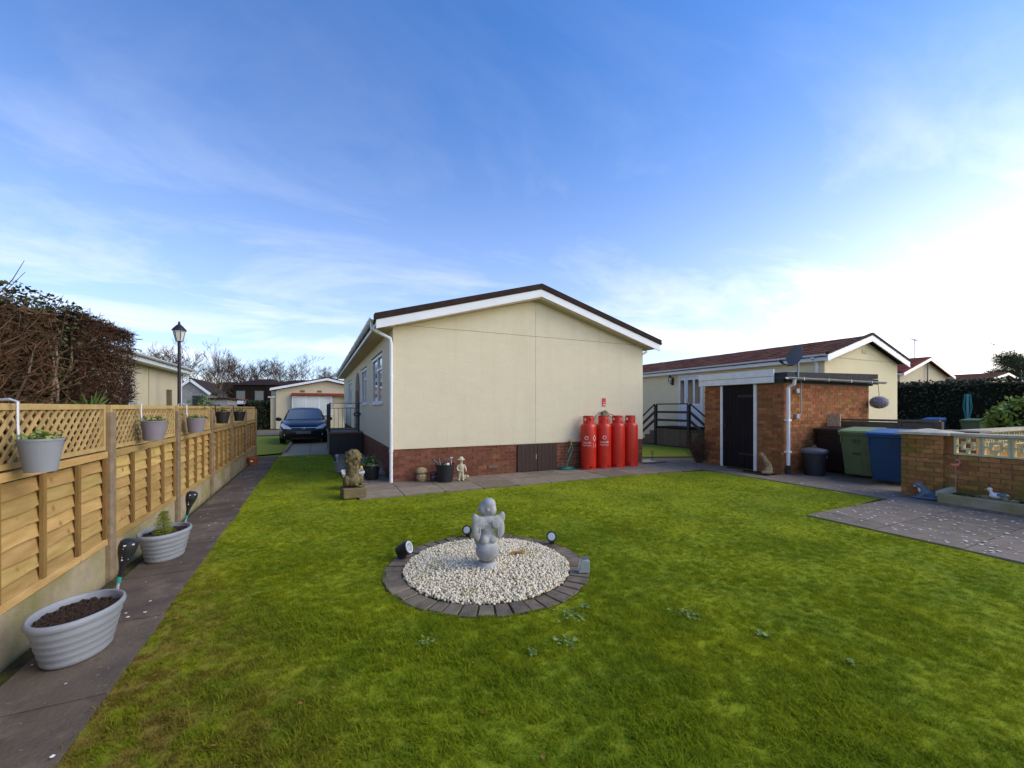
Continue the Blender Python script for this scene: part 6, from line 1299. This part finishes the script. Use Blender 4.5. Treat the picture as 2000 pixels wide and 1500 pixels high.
blob('body', [('e', (0, 0, .27), (.06, .045, .085)), ('e', (0, 0, .20), (.055, .045, .05)), ('t', [(-.025, 0, .2), (-.035, -.01, .11), (-.04, 0, .02)], [.034, .027, .022]), ('t', [(.025, 0, .2), (.03, -.01, .11), (.035, 0, .02)], [.034, .027, .022]), ('e', (-.045, -.025, .014), (.024, .045, .016)), ('e', (.04, -.025, .014), (.024, .045, .016)), ('t', [(-.055, 0, .32), (-.085, -.01, .25), (-.06, -.045, .20)], [.022, .02, .015]), ('t', [(.055, 0, .32), (.09, 0, .25), (.10, -.02, .18)], [.022, .02, .015]), ('e', (0, -.005, .36), (.025, .025, .03)), ('e', (0, -.005, .405), (.043, .043, .045)), ('e', (0, -.045, .40), (.01, .012, .01)), ('e', (.09, .03, .06), (.05, .04, .05)), ('e', (.13, .0, .08), (.03, .03, .03))], .0075, 'stone_cream', by, 2)
MB().lathe([(0, .425), (.075, .42), (.08, .428), (.05, .445), (.042, .47), (.02, .485), (0, .487)], (0, 0, 0), 20).build('hat', 'stone_cream', by, smooth=True, local=True)
# gravel patch with a little light at the far corner of the gable
p = gp(1268, 906); gv = thing('gravel_patch', (p.x, p.y, .0), 'small patch of white gravel edged with brick by the wall corner', 'gravel bed')
kk = 500; q = np.c_[RNG.uniform(p.x - .15, p.x + .28, kk), RNG.uniform(p.y - .05, p.y + .35, kk), RNG.uniform(.03, .055, kk)]; o = joined('gravel', iv, if_, xf(q, rotmats(kk), RNG.uniform(.01, .018, kk)), 'pebble', gv); o['kind'] = 'stuff'
MB().box((p.x - .2, p.y - .12, .0), (p.x + .5, p.y - .06, .06)).build('edging', 'paver', gv); MB().box((p.x - .2, p.y - .058, -.01), (p.x + .4, p.y + .4, .03)).build('base', 'path_bed', gv)
pl_ = gp(1275, 904); sl2 = thing('stake_light', (pl_.x, pl_.y + .02, .03), 'small black looped stake light in the white gravel', 'solar light')
MB().tube([(0, 0, 0), (0, 0, .2)], .008, 6).build('stake', 'black_plastic', sl2, local=True); MB().tube([(.035 * math.cos(t), 0, .245 + .05 * math.sin(t)) for t in [k * math.pi / 8 for k in range(17)]], .009, 6).build('loop', 'black_plastic', sl2, local=True)
# ------------------------------------------------------------------ ornaments on the right
p = gp(1503, 928); eg = thing('eagle_ornament', (p.x, p.y + .05, .02), 'buff stone bird of prey ornament with raised wing by the shed door', 'ornament', None, R(-30))
blob('body', [('e', (0, 0, .04), (.12, .10, .05)), ('e', (.02, 0, .10), (.08, .075, .07)), ('e', (.04, 0, .18), (.055, .05, .08)), ('e', (.015, -.02, .255), (.034, .034, .036)), ('e', (-.02, -.035, .25), (.02, .014, .012)), ('e', (-.02, .03, .30), (.05, .03, .15), (0, -26, 0)), ('e', (-.085, .03, .41), (.04, .022, .085), (0, -34, 0)), ('e', (.02, .03, .22), (.055, .03, .10), (0, -15, 0)), ('e', (.08, .01, .14), (.03, .05, .10), (0, -12, 0)), ('e', (-.08, -.02, .03), (.05, .06, .03))], .010, 'stone_tan', eg, 2)
p = gp(1812, 978); ot = thing('otter_ornament', (p.x + .05, p.y, .02), 'blue grey otter ornament with white chest lying by the raised bed', 'ornament', None, R(-62))
blob('body', [('e', (.10, 0, .06), (.17, .075, .055)), ('e', (-.02, 0, .09), (.085, .07, .065)), ('t', [(-.05, 0, .10), (-.08, 0, .17), (-.10, 0, .21)], [.055, .045, .042]), ('e', (-.125, 0, .222), (.055, .042, .036)), ('e', (-.165, 0, .212), (.03, .03, .022)), ('t', [(.22, 0, .04), (.32, .06, .03), (.36, .12, .02)], [.04, .028, .012]), ('t', [(-.06, -.05, .08), (-.13, -.06, .03)], [.03, .024]), ('t', [(-.06, .05, .08), (-.13, .06, .03)], [.03, .024]), ('e', (.0, 0, .018), (.22, .11, .022)), ('e', (-.09, .035, .25), (.012, .01, .012)), ('e', (-.09, -.035, .25), (.012, .01, .012))], .0095, 'bluegrey', ot, 2)
blob('chest', [('e', (-.105, 0, .15), (.028, .032, .055)), ('e', (-.165, 0, .20), (.026, .028, .014))], .008, 'white_ink', ot, 2)
p = gp(1948, 985); dk_ = thing('duck_ornament', (8.9, onx(1948, 960, 8.9).y, .15), 'white and grey bird ornament sitting on a pale log in the raised bed', 'ornament', None, R(-60))
blob('body', [('e', (0, 0, .07), (.085, .05, .045)), ('e', (.08, 0, .085), (.035, .02, .02)), ('t', [(-.05, 0, .09), (-.07, 0, .14)], [.022, .018]), ('e', (-.075, 0, .16), (.03, .026, .026))], .008, 'white_ink', dk_, 2); blob('wing', [('e', (.03, -.03, .085), (.06, .03, .03)), ('e', (.03, .03, .085), (.06, .03, .03))], .008, 'bluegrey', dk_, 2); MB().ball((-.11, 0, .155), (.018, .01, .007), 8, 5).build('beak', 'yellow', dk_, smooth=True, local=True)
lg = thing('pale_log', (8.9, dk_.location.y - .0, .14), 'pale split log lying in the raised bed under the bird', 'log'); MB().tube([(.0, -.2, .02), (.0, -.05, .035), (.02, .1, .03), (.0, .22, .02)], [.03, .045, .04, .03], 8).build('wood', 'stone_tan', lg, smooth=True, local=True)
fp_ = onx(1868, 908, GX - .02); fl = thing('flamingo_ornament', (GX - .05, fp_.y, .14), 'small pink flamingo ornament on a stake against the brick wall', 'ornament', None, R(90))
zf = fp_.z - .14
MB().tube([(0, 0, 0), (0, 0, zf - .03)], .004, 5).build('stake', 'grey_metal', fl, local=True); blob('body', [('e', (0, 0, zf), (.045, .022, .026)), ('e', (.045, 0, zf + .008), (.02, .012, .012)), ('t', [(-.03, 0, zf + .01), (-.05, 0, zf + .05), (-.035, 0, zf + .085), (-.025, 0, zf + .09)], [.012, .009, .008, .012])], .005, 'pink', fl, 2); MB().tube([(-.02, 0, zf + .088), (-.0, 0, zf + .075)], [.008, .003], 6).build('beak', 'white_ink', fl, local=True)
bpy.context.view_layer.update()
